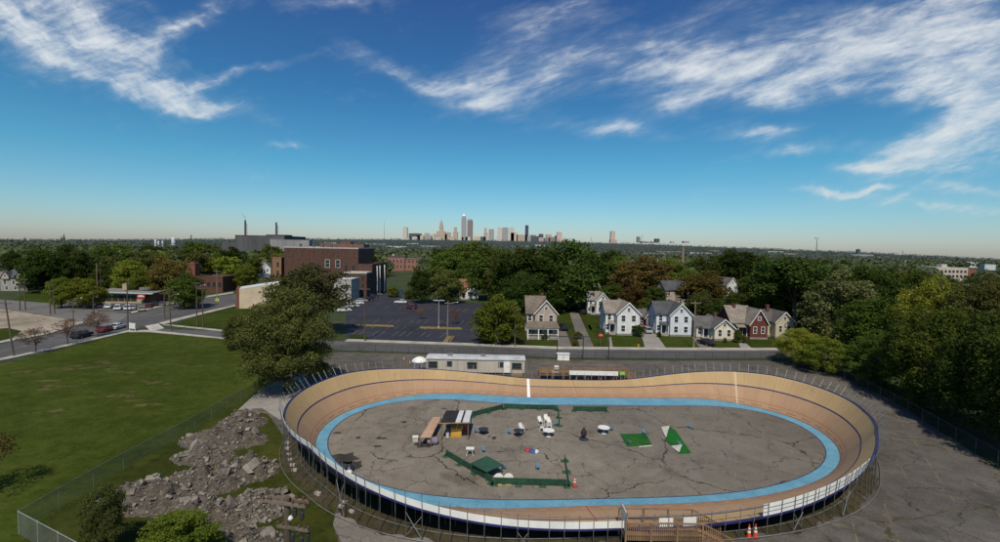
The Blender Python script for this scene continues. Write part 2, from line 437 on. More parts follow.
GRASS = lawn('mown_grass', (0.028, 0.041, 0.004), (0.062, 0.083, 0.012), (0.17, 0.125, 0.055), 0.8)
GRASS2 = lawn('yard_grass', (0.022, 0.036, 0.004), (0.050, 0.070, 0.010), (0.10, 0.085, 0.045), 0.5)
WEEDY = lawn('weedy_grass', (0.022, 0.030, 0.005), (0.050, 0.058, 0.012), (0.12, 0.10, 0.06), 0.8)
LOT = asphalt('lot_asphalt', (0.060, 0.054, 0.046), (0.138, 0.126, 0.108), 0.95, 0.07, 0.21, (R(32), 2.7, (0.26, 0.20, 0.06), 0.5), 0.5, weeds=1)
INF = asphalt('infield_asphalt', (0.125, 0.109, 0.085), (0.240, 0.212, 0.170), 0.92, 0.085, 0.25, (R(28), 2.7, (0.26, 0.20, 0.06), 0.42), 0.5, old_side=True)
ROADM = asphalt('road_asphalt', (0.062, 0.061, 0.062), (0.115, 0.112, 0.112), 0.4, 0.05, 0.2, None, 0.3)
PARK = asphalt('parking_asphalt', (0.019, 0.020, 0.029), (0.037, 0.039, 0.053), 0.3, 0.05, 0.2, None, 0.3)
CONC = asphalt('old_concrete', (0.20, 0.185, 0.165), (0.32, 0.30, 0.27), 0.5, 0.2, 0.5, None, 0.25)
DIRT = asphalt('broken_lot', (0.13, 0.105, 0.06), (0.42, 0.36, 0.29), 0.3, 0.1, 0.3, None, 0.9)
DRIVE = asphalt('drive_gravel', (0.10, 0.09, 0.078), (0.20, 0.18, 0.155), 0.2, 0.1, 0.4, None, 0.4)

sheet('grass_field', [(-160,410),(-60,376),(20,360.5),(80,344),(131,331.5),(213,337),(262,341),(300,352),(345,356),(310,372),(262,392),(240,412),(295,440),(330,505),(338,560),(200,600),(-60,600),(-260,600)], GRASS, 0.004)
sheet('weedy_grass', [(262,388),(236,406),(183,438),(113,478),(34,526),(10,560),(30,640),(340,640),(345,540),(333,510),(300,470),(286,440),(280,420),(262,406)], WEEDY, 0.008)
sheet('asphalt_lot', [(300,352),(352,352.4),(450,355.5),(560,360),(680,361),(800,360.5),(840,375),(900,405),(1000,470),(1120,520),(1400,760),(700,900),(420,700),(345,560),(333,525),(336,512),(372,498),(300,455),(286,440),(268,414),(238,410),(262,388),(285,364)], LOT, 0.012)
sheet('gravel_path', [(238,410),(262,388),(300,372),(312,386),(286,414),(280,420),(262,408)], CONC, 0.016)
sheet('concrete_pad', [(333,525),(336,512),(372,498),(400,508),(430,518),(470,530),(500,560),(420,600),(350,590),(343,545)], asphalt('pad_concrete', (0.12,0.11,0.095), (0.24,0.22,0.19), 0.6, 0.12, 0.35, None, 0.4), 0.016)

BARE = lawn('bare_soil', (0.060,0.052,0.020), (0.13,0.105,0.055), (0.17,0.135,0.075), .6)
_rg = random.Random(5)
for px, py, n_, sx, sy in ((106,363.5,16,4.5,2.0),(92,368,9,3.5,1.2),(115,372,6,2.5,1),(116,396,7,2.0,.9),(60,386,6,2.4,.9),(44,412,5,1.6,.8),(160,382,7,3,1),(20,372,5,3,1),(205,345,6,3,1.2)):
    c_ = at(px, py)
    for q in range(n_):
        cx, cy = c_.x + _rg.gauss(0, sx*.6), c_.y + _rg.gauss(0, sy*.8); r_ = _rg.uniform(.15, .6)
        sheet('bare_patch', None, BARE, 0.006 + .0007*q, world=[(cx + r_*1.5*_rg.uniform(.5,1.3)*math.cos(2*PI*k/11), cy + r_*_rg.uniform(.5,1.3)*math.sin(2*PI*k/11)) for k in range(11)])
# roads
far_k = [(-60,318),(60,321),(150,328.5),(214,331),(262,336.5),(345,341.5),(450,345),(560,349.3),(680,350.3),(790,350.5),(900,352),(1100,356)]
near_k = [(-60,333),(60,333),(150,331.5),(213,337.5),(262,342.5),(345,350.5),(450,354),(560,357.8),(680,358.8),(790,358.6),(900,361),(1100,366)]
strip('street', far_k[2:], near_k[2:], ROADM, 0.018)
strip('avenue', [(-140,382),(0,344),(48,335),(84,323.5),(131,314.5),(195,300),(234,294),(262,288.5)], [(-140,398),(0,358.5),(60,346),(131,330),(158,323),(196,313.5),(235,304.5),(275,294)], ROADM, 0.020)
strip('side_street', [(-120,292),(0,299.5),(53,303.5),(100,311),(131,313.6)], [(-120,306),(0,308),(48,315.5),(84,323),(110,327)], asphalt('worn_road', (0.10,0.097,0.092), (0.18,0.172,0.16), 0.4, 0.05, 0.2, None, 0.3), 0.024)
WALK = M('sidewalk_concrete', (0.36, 0.335, 0.29), 0.2, 0.35, 0.9, stain=0.35)
strip('sidewalk', [(348,339.5),(450,343),(560,347.2),(680,348.2),(790,348.4),(900,350)], [(345,341.4),(450,344.9),(560,349.2),(680,350.2),(790,350.4),(900,352)], WALK, 0.018, 0.12)
strip('sidewalk', [(-140,399),(0,358.8),(60,346.3),(129,330.6)], [(-140,403),(0,361.2),(60,348.3),(129,332.2)], WALK, 0.018, 0.12)
strip('sidewalk', [(129,332.2),(150,332.2),(213,338),(262,343)], [(129,330.8),(150,330.4),(213,337),(262,342)], WALK, 0.018, 0.12)
strip('sidewalk', [(158,323.4),(196,314),(235,305)], [(163,325),(199,315.4),(236,306.2)], WALK, 0.018, 0.12)
strip('sidewalk', [(163,325),(214,330.6),(258,335.8)], [(172,325.2),(216,329.6),(258,334.6)], WALK, 0.018, 0.12)
strip('sidewalk', [(131,313.8),(150,309.6),(195,299.6),(234,293.4)], [(131,312.4),(150,308),(194,298),(233,292.2)], WALK, 0.020, 0.12)
strip('sidewalk', [(0,343.6),(48,334.4),(84,323.2)], [(0,341.6),(48,332.8),(82,322)], WALK, 0.018, 0.12)
sheet('grass_verge', [(172,325),(199,315.6),(236,306.4),(262,301),(262,335)], GRASS2, 0.010)
sheet('vacant_lot', [(-40,314),(0,308.4),(48,316),(82,321.8),(48,332.5),(0,341.4),(-40,350)], DIRT, 0.010)
sheet('grass_verge', [(-20,352),(-20,330),(8,328),(22,331),(12,338),(0,341.2)], GRASS2, 0.014)
sheet('grass_verge', [(12,301),(50,303),(95,309.6),(88,298),(70,290),(30,291)], GRASS2, 0.010)
sheet('car_park', [(62,310),(98,311),(131,312.4),(150,308),(194,298),(180,291),(150,291),(92,296),(60,300)], asphalt('diner_lot', (0.07,0.067,0.064), (0.14,0.132,0.122), 0.4, 0.06, 0.2, None, 0.4), 0.012)
sheet('car_park', [(346,338),(346,312),(383,291),(398,289.5),(404,300),(482,303.5),(480,342.5),(450,342.4)], PARK, 0.012)
sheet('front_yard', [(482,303),(700,303),(900,310),(900,349.5),(790,348.2),(680,348),(560,347),(482,344)], WEEDY, 0.006)
for q in ([(535,346),(569,346.5),(560,336),(536,335)], [(580,345.5),(574,326),(590,325),(600,345)], [(606,347.4),(640,347.6),(637,336),(603,334)],
          [(664,347.8),(704,348),(690,336),(655,335)], [(714,348),(745,348),(741,340),(712,340)], [(752,348),(790,348.2),(775,339),(750,338)], [(590,330),(604,330),(594,316),(583,316)], [(560,322),(572,322),(566,312),(548,312)]):
    sheet('front_lawn', q, GRASS2, 0.012)
sheet('driveway', [(580,347),(594,347),(578,312),(569,311)], DRIVE, 0.016)
sheet('driveway', [(558,346.8),(572,346.8),(566,331),(558,331)], DRIVE, 0.016)
sheet('driveway', [(645,348),(666,348),(653,330),(640,330)], CONC, 0.016)
sheet('driveway', [(700,348.2),(713,348.2),(700,337),(692,337)], DRIVE, 0.016)
sheet('driveway', [(741,348.4),(752,348.4),(742,340),(737,340)], CONC, 0.016)
sheet('front_path', [(609,347.5),(613,347.5),(611,337),(608,337)], CONC, 0.020)
sheet('back_yard', [(790,352),(790,330),(812,326),(850,345),(850,360)], GRASS2, 0.010)
sheet('driveway', [(818,345),(870,352),(865,356),(812,348)], CONC, 0.016)

strip('street', [(-30,282),(0,272),(14,259),(20,252.5)], [(-30,294),(2,280),(17,262),(22,254)], M('pale_road', (.22,.21,.2), .15, .2), 0.012)
# painted lines
PW = M('road_paint', (0.5, 0.48, 0.43), 0.35, 0.8, 0.85); PF = M('worn_stall_paint', (0.15, 0.14, 0.115), 0.5, 0.5, 0.85)
PY = M('yellow_paint', (0.42, 0.30, 0.06), 0.35, 0.8, 0.85)
def lines(name, segs, wd, mat, z):
    mb = MB()
    for a, b in segs:
        a, b = at(*a), at(*b); d = (b - a); n = Vector((-d.y, d.x, 0)).normalized() * wd / 2
        mb.quad(*[(p.x, p.y, z) for p in (a - n, b - n, b + n, a + n)])
    return tag(mb.build(name, mat), kind='structure')
def lerp2(a, b, k): return (a[0] + (b[0]-a[0])*k, a[1] + (b[1]-a[1])*k)
sg = []
for (a0, a1), (b0, b1), n in (((  (352,334.5),(440,337.5)), ((358,330.5),(446,333)), 13), (((366,322.5),(474,324.5)), ((372,319.5),(478,321)), 15), (((356,328.2),(470,330.6)),((362,325),(474,327)),15),
                              (((384,309),(470,312)), ((390,306),(474,309)), 12), (((349,321),(386,297)), ((355,322.5),(391,298)), 14)):
    for i in range(n + 1): sg.append((lerp2(a0, a1, i/n), lerp2(b0, b1, i/n)))
lines('parking_stripe', [q for i, q in enumerate(sg) if i % 7 not in (2, 5)], 0.13, PF, 0.018)
lines('centre_line', [((345,345.5),(450,349.3)), ((450,349.3),(560,353.4)), ((560,353.4),(680,354.4)), ((680,354.4),(800,354.6))], 0.14, M('worn_yellow', (0.20,0.165,0.09), .4, .6), 0.024)
zs = []
for k in range(7):
    a = lerp2((146,325.8),(157,323.6),k/6); zs.append((a, (a[0]+6, a[1]+5)))
lines('crosswalk_marking', zs, 0.5, PW, 0.026)
lines('lane_line', [] and [] or [((0,350.5),(45,341.5)), ((140,319.5),(190,306.8)), ((196,305.2),(240,295.8)), ((0,352),(45,342.8))], 0.18, M('worn_yellow', (0.20,0.165,0.09), .4, .6), 0.030)
# painted strips with dry grass between the rows of the car park
ISL = M('island_grass', (0.19, 0.145, 0.05), 0.3, 1.0, 0.9)
strip('planting_strip', [(355,324.6),(393,325.6)], [(355,326),(394,327)], ISL, 0.012, 0.14)
strip('planting_strip', [(420,327),(461,328)], [(420,328.6),(462,329.6)], ISL, 0.012, 0.14)
strip('planting_strip', [(350,335.5),(366,336)], [(350,338.4),(368,339)], lawn('hedge_base', (0.02,0.035,0.01), (0.05,0.06,0.02), (0.1,0.08,0.04)), 0.012, 0.3)
strip('planting_strip', [(447,336.5),(455,336.5)], [(443,342),(451,342)], ISL, 0.012, 0.14)

# ---------------------------------------------------------------- the banked track
ZC = {0:(9.166+52.693j),1:(-6.338+.964j),2:(.674+.63j),3:(.217-.275j),4:(.078+.039j),5:(-.039-.058j),6:(-.023+.07j),7:(.026-.015j),-7:(-.051+.01j),-6:(.179+.064j),-5:(-.097-.204j),-4:(.184-.054j),-3:(-1.671-1.235j),-2:(-.434+.495j),-1:(-19.983-4.743j)}
NS = 400
ts = np.arange(NS) / NS
z = sum(c * np.exp(2j*np.pi*k*ts) for k, c in ZC.items())
dz = np.roll(z, -1) - np.roll(z, 1); TN = dz / abs(dz); ND = -1j * TN
if ((ND * np.conj(z - z.mean())).real).mean() < 0: ND = -ND
def four(p):
    o = np.full(NS, p[0])
    for k in range(1, (len(p)-1)//2 + 1): o = o + p[2*k-1]*np.cos(2*np.pi*k*ts) + p[2*k]*np.sin(2*np.pi*k*ts)
    return o
TH = np.radians(np.clip(four([35.04,3.048,-.119,24.749,9.116,.914,-2.603,4.19,2.264]), 12, 54))
WB = np.clip(four([1.941,-.339,1.351,-.198,-.835]), 1.2, 2.9)
LT = 4.916
tp = z + ND * WB + ND * LT * np.cos(TH)
_e = np.clip((abs(z.real - 9.4) - 20) / 8, 0, 1); _e = _e*_e*(3 - 2*_e)
WB = WB * (1 - _e) + 1.2 * _e
b0 = z + ND * WB; tz = 0.12 + LT * np.sin(TH)
arc = np.r_[0, np.cumsum(abs(np.roll(z, -1) - z))]
sheet('infield', None, INF, 0.018, world=[(c.real, c.imag) for c in z + ND * 0.3])
def c3(c, h): return Vector((c.real, c.imag, h))
def near_idx(px, far=True):
    best, bi = 1e9, 0
    for i in range(NS):
        x, y = pj(c3(tp[i], tz[i]))
        if (y < 440) == far and abs(x - px) < best: best, bi = abs(x - px), i
    return bi
velo = thing('velodrome_track', 'banked oval timber cycling track with tan boards and pale blue inner band', 'velodrome', (0,0,0))

def track_mat():
    m, t, b = newmat('track_boards')
    uv = t.n('ShaderNodeUVMap'); s = t.n('ShaderNodeSeparateXYZ'); t.l(uv.outputs[0], s.inputs[0])
    u, v = s.outputs[0], s.outputs[1]
    p = t.n('ShaderNodeNewGeometry').outputs['Position']
    n1 = t.noise(p, 0.35, 5, 0.65); n2 = t.noise(uv.outputs[0], 1.0, 4, 0.7)
    cb = t.n('ShaderNodeCombineXYZ'); t.l(t.math('FLOOR', t.math('DIVIDE', u, 1.22)), cb.inputs[0]); t.l(t.math('FLOOR', t.math('MULTIPLY', v, 2.0)), cb.inputs[1])
    wn = t.n('ShaderNodeTexWhiteNoise', noise_dimensions='2D'); t.l(cb.outputs[0], wn.inputs[0])
    # long grain scratches down the slope
    gr = t.noise(t.scalev(uv.outputs[0], (7.0, 1.2, 1)), 1.0, 4, 0.7)
    low = (0.385, 0.245, 0.142); upc = (0.43, 0.300, 0.145)
    c = t.mix(t.math('GREATER_THAN', v, 0.56), low, upc)
    c = t.mix(t.math('MULTIPLY', wn.outputs[0], 0.30), c, (0.27, 0.175, 0.105))
    c = t.mix(t.math('MULTIPLY', t.smooth(gr, 0.42, 0.75), 0.35), c, (0.25, 0.16, 0.10))
    c = t.mix(t.math('MULTIPLY', t.smooth(n1, 0.5, 0.75), 0.35), c, (0.45, 0.32, 0.16))
    st = t.noise(t.scalev(uv.outputs[0], (0.5, 2.0, 1)), 1.0, 7, 0.75)
    c = t.mix(t.math('MULTIPLY', t.smooth(st, 0.55, 0.72), 0.4), c, (0.20, 0.13, 0.075))
    # dark tyre wear along the bottom lanes
    wearv = t.math('MULTIPLY', t.smooth(v, 0.34, 0.06), 0.25)
    c = t.mix(wearv, c, (0.24, 0.13, 0.07))
    seam = t.math('LESS_THAN', t.math('FRACT', t.math('DIVIDE', u, 1.22)), 0.022)
    c = t.mix(t.math('MULTIPLY', seam, 0.4), c, (0.12, 0.075, 0.05))
    def band(a, bw, col, f=1.0, dash=None):
        nonlocal c
        k = t.math('LESS_THAN', t.math('ABSOLUTE', t.math('SUBTRACT', v, a)), bw)
        if dash: k = t.math('MULTIPLY', k, t.math('LESS_THAN', t.math('FRACT', t.math('DIVIDE', u, dash)), 0.6))
        c = t.mix(t.math('MULTIPLY', k, f), c, col)
    band(0.56, 0.019, (0.018, 0.022, 0.085), 0.95)
    band(0.165, 0.006, (0.30, 0.04, 0.03), 0.8)
    band(0.075, 0.008, (0.05, 0.03, 0.025), 0.7, 1.8)
    band(0.012, 0.012, (0.16, 0.05, 0.04), 0.6)
    band(0.985, 0.02, (0.42, 0.36, 0.22), 0.6)
    for px, far, col, wdt, f, v0 in ((528, True, (0.8, 0.8, 0.78), 0.24, 0.95, 0.0), (735, True, (0.62, 0.52, 0.4), 0.09, 0.45, 0.0), (573, True, (0.3, 0.06, 0.05), 0.05, 0.6, 0.0), (605, False, (0.3, 0.04, 0.04), 0.06, 0.8, 0.0)):
        ua = float(arc[near_idx(px, far)])
        k = t.math('LESS_THAN', t.math('ABSOLUTE', t.math('SUBTRACT', u, ua)), wdt)
        if px == 528: k = t.math('MULTIPLY', k, t.math('LESS_THAN', v, 0.97))
        c = t.mix(t.math('MULTIPLY', k, f), c, col)
    t.l(c, b.inputs['Base Color']); b.inputs['Roughness'].default_value = 0.8
    return m
def blue_mat():
    m, t, b = newmat('blue_band_paint')
    uv = t.n('ShaderNodeUVMap'); p = t.n('ShaderNodeNewGeometry').outputs['Position']
    s = t.n('ShaderNodeSeparateXYZ'); t.l(uv.outputs[0], s.inputs[0])
    n1 = t.noise(p, 0.5, 5, 0.65); n2 = t.noise(p, 4.0, 4, 0.75)
    g = t.math('ADD', t.math('MULTIPLY', n1, 0.6), t.math('MULTIPLY', n2, 0.4))
    c = t.mix(t.smooth(g, 0.32, 0.7), (0.088, 0.245, 0.345), (0.155, 0.345, 0.445))
    seam = t.math('LESS_THAN', t.math('FRACT', t.math('DIVIDE', s.outputs[0], 2.44)), 0.012)
    c = t.mix(t.math('MULTIPLY', seam, 0.6), c, (0.05, 0.10, 0.14))
    c = t.mix(t.math('MULTIPLY', t.smooth(n2, 0.62, 0.75), 0.5), c, (0.22, 0.24, 0.24))
    t.l(c, b.inputs['Base Color']); b.inputs['Roughness'].default_value = 0.8
    return m
def ring_mesh(name, rows, mat, parent, uvv=None, smooth=True):
    """rows: list of closed loops of 3d points"""
    k = len(rows); V = [p for r_ in rows for p in r_]
    Fq = [(a*NS+i, a*NS+(i+1) % NS, (a+1)*NS+(i+1) % NS, (a+1)*NS+i) for a in range(k-1) for i in range(NS)]
    mb = MB(); mb.v = [tuple(p) for p in V]; mb.f = Fq
    o = mb.build(name, mat, parent, smooth)
    if uvv:
        ul = o.data.uv_layers.new(name='UVMap'); co = []
        for a in range(k-1):
            for i in range(NS):
                co += [arc[i], uvv[a], arc[i+1], uvv[a], arc[i+1], uvv[a+1], arc[i], uvv[a+1]]
        ul.data.foreach_set('uv', co)
    if o.data.polygons[0].normal.z < 0: o.data.flip_normals()
    return o
BOW = .10
vv = [0, .04, .12, .25, .4, .55, .7, .85, 1.0]
ring_mesh('riding_surface', [[c3(b0[i] + (tp[i] - b0[i])*(v + BOW*v*(1-v)), .125 + LT*np.sin(TH[i])*v) for i in range(NS)] for v in vv], track_mat(), velo, vv)
ring_mesh('blue_band', [[c3(z[i] + ND[i]*WB[i]*q, .03 + .09*q) for i in range(NS)] for q in (0, .5, 1)] , blue_mat(), velo, [0, .5, 1])
ring_mesh('inner_edge', [[c3(z[i] - ND[i]*.06, .02) for i in range(NS)], [c3(z[i] - ND[i]*.05, .045) for i in range(NS)], [c3(z[i] + ND[i]*.05, .045) for i in range(NS)]], M('edge_paint', (0.05,0.05,0.12), .3), velo)
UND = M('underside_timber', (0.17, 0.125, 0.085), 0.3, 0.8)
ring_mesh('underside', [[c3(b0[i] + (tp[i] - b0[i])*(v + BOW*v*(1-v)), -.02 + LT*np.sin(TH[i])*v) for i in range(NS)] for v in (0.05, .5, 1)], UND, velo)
NAVY = M('navy_edge_beam', (0.022, 0.022, 0.11), 0.3, 0.6)
ring_mesh('edge_beam', [[c3(tp[i] + ND[i]*dx, tz[i] + h) for i in range(NS)] for dx, h in ((-.05, .0), (-.05, .07), (.09, .07), (.09, -.09), (-.02, -.12))], NAVY, velo, smooth=False)
ob = ring_mesh('track_shade_ground', [[c3(b0[i], .022) for i in range(NS)], [c3(tp[i] + ND[i]*(.1 + .25*math.sin(i*.37) + .2*math.sin(i*1.3)), .022) for i in range(NS)]], lawn('shaded_weeds', (.034,.032,.018), (.085,.070,.046), (.14,.115,.08), .6), None, smooth=False)  # weedy ground darkened: shade under the banking put into its colour
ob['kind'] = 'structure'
GALV = M('galvanised_steel', (0.24, 0.245, 0.25), 0.25, 2.0, 0.5, 0.5)
DSTL = M('weathered_steel', (0.12, 0.12, 0.12), 0.3, 2.0, 0.55, 0.4)
def lean(i):
    kf = min(1, max(0, (z[i].imag - 41)/6)) if z[i].real > 9 else min(1, max(0, (z[i].imag - 47)/8)); kf = .30 + .55*kf*kf*(3-2*kf)
    a = math.radians(90) - (TH[i] - R(12)) * kf
    return c3(ND[i]*math.cos(a), math.sin(a)), a
total = arc[-1]; NP = 150
# stations at even spacing along the top edge
tarc = np.r_[0, np.cumsum(abs(np.roll(tp, -1) - tp))]
st = [int(np.searchsorted(tarc, tarc[-1]*k/NP)) % NS for k in range(NP)]
rank = sorted(st, key=lambda i: abs(tp[i])); close = set(rank[:99]); rest_post, rest_leg = MB(), MB()
for i in st:
    d, a = lean(i); base = c3(tp[i] + ND[i]*.12, tz[i] - .12)
    (MB() if i in close else rest_post).tube(base, base + d*(1.4 if TH[i] > R(25) else 1.25), .028, n=5) if i not in close else MB().tube(base, base + d*(1.4 if TH[i] > R(25) else 1.25), .028, n=5).build('rail_post', GALV, velo)
tag(rest_post.build('rail_post', M('bright_galvanised', (.42,.43,.44), .2, 2, .45, .4), velo), kind='stuff')
for i in st:
    q = c3(tp[i] + ND[i]*.06, tz[i] - .14)
    out = 0.35 + tz[i]*0.24
    mb = MB().tube(q, c3(tp[i] + ND[i]*.06, .03), .035, n=5)
    mb.tube(c3(tp[i] - ND[i]*2.2*np.cos(TH[i]), tz[i] - .16 - 2.2*np.sin(TH[i])), c3(tp[i] - ND[i]*2.2*np.cos(TH[i]), .03), .035, n=4)
    mb.tube(q, c3(tp[i] - ND[i]*2.2*np.cos(TH[i]), tz[i] - .16 - 2.2*np.sin(TH[i])), .035, n=4)
    if i in close: mb.build('support_leg', DSTL, velo)
    else: rest_leg.add(mb.v, mb.f)
tag(rest_leg.build('support_leg', DSTL, velo), kind='stuff')
OUT = 0.22 + tz*0.05
MB().path([c3(tp[i] + ND[i]*OUT[i], .12) for i in range(0, NS, 2)], .035, 5, True).build('base_rail', GALV, velo)
MB().path([c3(tp[i] - ND[i]*(.35 + tz[i]*.25), .12) for i in range(0, NS, 2)], .03, 5, True).build('brace_rail', GALV, velo)
# crossed braces in single bays
def nearest_post(px, far): 
    i0 = near_idx(px, far); return min(range(NP), key=lambda k: min(abs(st[k]-i0), NS-abs(st[k]-i0)))
for px in (345, 425, 530, 800, 850, 700):
    k = nearest_post(px, False); i, j = st[k], st[(k+1) % NP]
    def foot(i, f): return c3(tp[i] + ND[i]*.14, .1 + (tz[i]-.24)*f)
    MB().tube(foot(i, .02), foot(j, .85), .03, n=5).tube(foot(j, .02), foot(i, .85), .03, n=5).build('cross_brace', GALV, velo)
# white boards fixed to the posts
def boards(name, px0, px1, h0, h1, mat, frame=False):
    k0, k1 = near_idx(px0, False), near_idx(px1, False)
    if (k1 - k0) % NS > NS/2: k0, k1 = k1, k0
    idx = [(k0 + q) % NS for q in range((k1 - k0) % NS + 1)]
    mb = MB(); vs = []
    for i in idx:
        d, a = lean(i); bp = c3(tp[i] + ND[i]*.06, tz[i] - .05)
        nn = c3(ND[i], 0)
        vs += [bp + d*h0, bp + d*h1, bp + d*h1 - nn*.03, bp + d*h0 - nn*.03]
    n = len(idx); fs = []
    for q in range(n-1):
        for e in range(4): fs.append((q*4+e, (q+1)*4+e, (q+1)*4+(e+1) % 4, q*4+(e+1) % 4))
    fs += [(0,1,2,3), tuple((n-1)*4+e for e in (3,2,1,0))]
    mb.add(vs, fs); return mb.build(name, mat, velo), idx
WHB = M('white_board', (0.74, 0.74, 0.70), 0.08, 0.6, 0.6)
i_l = min((i for i in range(NS) if pj(c3(tp[i], tz[i]))[1] > 415), key=lambda i: pj(c3(tp[i], tz[i]))[0])
pxl = pj(c3(tp[i_l], tz[i_l]))[0]
def span(ia, ib):
    return ia, ib
def boards_idx(name, ia, ib, h0, h1, mat):
    k0, k1 = ia, ib
    if (k1 - k0) % NS > NS/2: k0, k1 = k1, k0
    idx = [(k0 + q) % NS for q in range((k1 - k0) % NS + 1)]
    vs = []; fs = []
    for i in idx:
        d, a = lean(i); bp = c3(tp[i] + ND[i]*.06, tz[i] - .02); nn = c3(ND[i], 0)
        vs += [bp + d*h0, bp + d*h1, bp + d*h1 - nn*.03, bp + d*h0 - nn*.03]
    n = len(idx)
    for q in range(n-1):
        for e in range(4): fs.append((q*4+e, (q+1)*4+e, (q+1)*4+(e+1) % 4, q*4+(e+1) % 4))
    fs += [(0,1,2,3), tuple((n-1)*4+e for e in (3,2,1,0))]
    return MB().add(vs, fs).build(name, mat, velo), idx
tag(boards_idx('kick_board', i_l, near_idx(626, False), .07, .62, WHB)[0], 'long white kick board along the near left rim')
ob, idr = boards_idx('fence_board', near_idx(763, False), near_idx(866, False), .1, 1.05, WHB)
tag(ob, 'white fence boards along the near right rim')
tag(boards_idx('kick_board', near_idx(659, False), near_idx(672, False), .05, .75, WHB)[0], 'white board beside the timber platform')
tag(boards_idx('kick_board', near_idx(681, False), near_idx(698, False), .05, .75, WHB)[0], 'white board beside the timber platform')
# seams on the fence boards and a rail along the near straight
mb = MB()
for q in range(0, len(idr), 3):
    i = idr[q]; d, a = lean(i); bp = c3(tp[i] + ND[i]*.10, tz[i])
    mb.tube(bp + d*.1, bp + d*1.06, .02, n=4)
for h in (.42, .74):
    mb.path([c3(tp[i] + ND[i]*.10, tz[i]) + lean(i)[0]*h for i in idr], .012, 4)
mb.build('board_frame', DSTL, velo)
k0, k1 = near_idx(455, False), near_idx(765, False)
if (k1 - k0) % NS > NS/2: k0, k1 = k1, k0
idn = [(k0 + q) % NS for q in range((k1 - k0) % NS + 1)]
MB().path([c3(tp[i] + ND[i]*.1, tz[i]) + lean(i)[0]*1.0 for i in idn], .03, 5).build('hand_rail', GALV, velo)
# ---------------------------------------------------------------- trees
BARK = M('bark', (0.085, 0.068, 0.05), 0.3, 2.0, 0.9, bump=0.4, streak=True)
FOL = {
 'dark': foliage('leaves_dark', (0.0248, 0.0441, 0.0104), (0.0820, 0.1118, 0.0247)),
 'mid': foliage('leaves_mid', (0.0449, 0.0759, 0.0149), (0.1426, 0.1751, 0.0328)),
 'bright': foliage('leaves_bright', (0.0805, 0.1128, 0.0139), (0.2309, 0.2499, 0.0383)),
 'olive': foliage('leaves_olive', (0.0477, 0.0604, 0.0162), (0.1463, 0.1522, 0.0440)),
 'pale': foliage('leaves_pale', (0.0541, 0.0707, 0.0247), (0.1524, 0.1653, 0.0624)),
 'yellow': foliage('leaves_yellow', (0.1080, 0.1168, 0.0162), (0.3005, 0.2573, 0.0406)),
 'brown': foliage('leaves_brown', (0.0838, 0.0692, 0.0188), (0.2012, 0.1513, 0.0456)),
 'rust': foliage('leaves_rust', (0.1176, 0.0710, 0.0371), (0.2576, 0.1456, 0.0753)),
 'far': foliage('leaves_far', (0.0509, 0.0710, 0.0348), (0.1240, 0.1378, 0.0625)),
 'haze': foliage('leaves_haze', (0.0906, 0.1103, 0.0903), (0.1463, 0.1628, 0.1286)),  # distance haze mixed into this leaf colour, paler and bluer
}
def leafcloud(C, Nrm, size, rng, spread=0.9):
    """quads at C facing roughly Nrm"""
    n = len(C)
    d = Nrm + rng.normal(0, spread, (n, 3)); d /= np.linalg.norm(d, axis=1)[:, None] + 1e-9
    a = np.cross(d, rng.normal(size=(n, 3))); a /= np.linalg.norm(a, axis=1)[:, None] + 1e-9
    b = np.cross(d, a); s = (size * rng.uniform(.55, 1.25, n))[:, None]
    a = a * s * .5; b = b * s * .36
    V = np.stack([C - a, C + b - a*.1, C + a, C - b - a*.1], 1).reshape(-1, 3)
    return V, np.arange(4*n).reshape(-1, 4)
def crown_pts(seed, W, Hh, z0, nblob, nleaf, lumpy=0.3, top=1.0, bot=.6):
    """points on many lumps that fill an uneven crown of width W from height z0 to z0+Hh"""
    rng = np.random.default_rng(seed)
    B = []; k = 0
    while len(B) < nblob and k < nblob*60:
        k += 1
        p = rng.uniform(-1, 1, 3); r = np.linalg.norm(p)
        if r > 1 or r < .35: continue
        if p[2] < -.55 and rng.random() < bot: continue
        B.append(p)
    B = np.array(B)
    if bot < .3:
        fl = np.where(B[:, 2] < .1, (1 - np.clip(B[:, 2], -.93, .1)**2)**-.42, 1.0); B[:, 0] *= fl; B[:, 1] *= fl
    ang = np.arctan2(B[:, 1], B[:, 0]); wob = 1 + .16*np.sin(2*ang + rng.uniform(0, 6)) + .12*np.sin(3*ang + rng.uniform(0, 6) + B[:, 2]*2)
    zz = (B[:, 2] + 1)/2
    prof = np.clip(1.06 - .30*top*np.abs(zz - .42)**1.5*2, .2, 1.2)
    cen = np.stack([B[:, 0]*wob*prof*W*.41, B[:, 1]*wob*prof*W*.41, z0 + Hh*((.10 if bot > .3 else .02) + zz*(.80 if bot > .3 else .90))], 1)
    rad = W*lumpy*.5*rng.uniform(.55, 1.15, len(B))
    wgt = rad**2; wgt /= wgt.sum()
    idx = rng.choice(len(B), nleaf, p=wgt)
    d = rng.normal(size=(nleaf, 3)); d /= np.linalg.norm(d, axis=1)[:, None]
    d[:, 2] = np.where(rng.random(nleaf) < .55, np.abs(d[:, 2]), d[:, 2])
    rr = rng.uniform(.55, 1.08, nleaf)
    C = cen[idx] + d*(rad[idx]*rr)[:, None]*np.array([1, 1, .8])
    N = d + .5*(C - np.array([0, 0, z0 + Hh*.45]))/W
    return C, N, cen, rad, rng
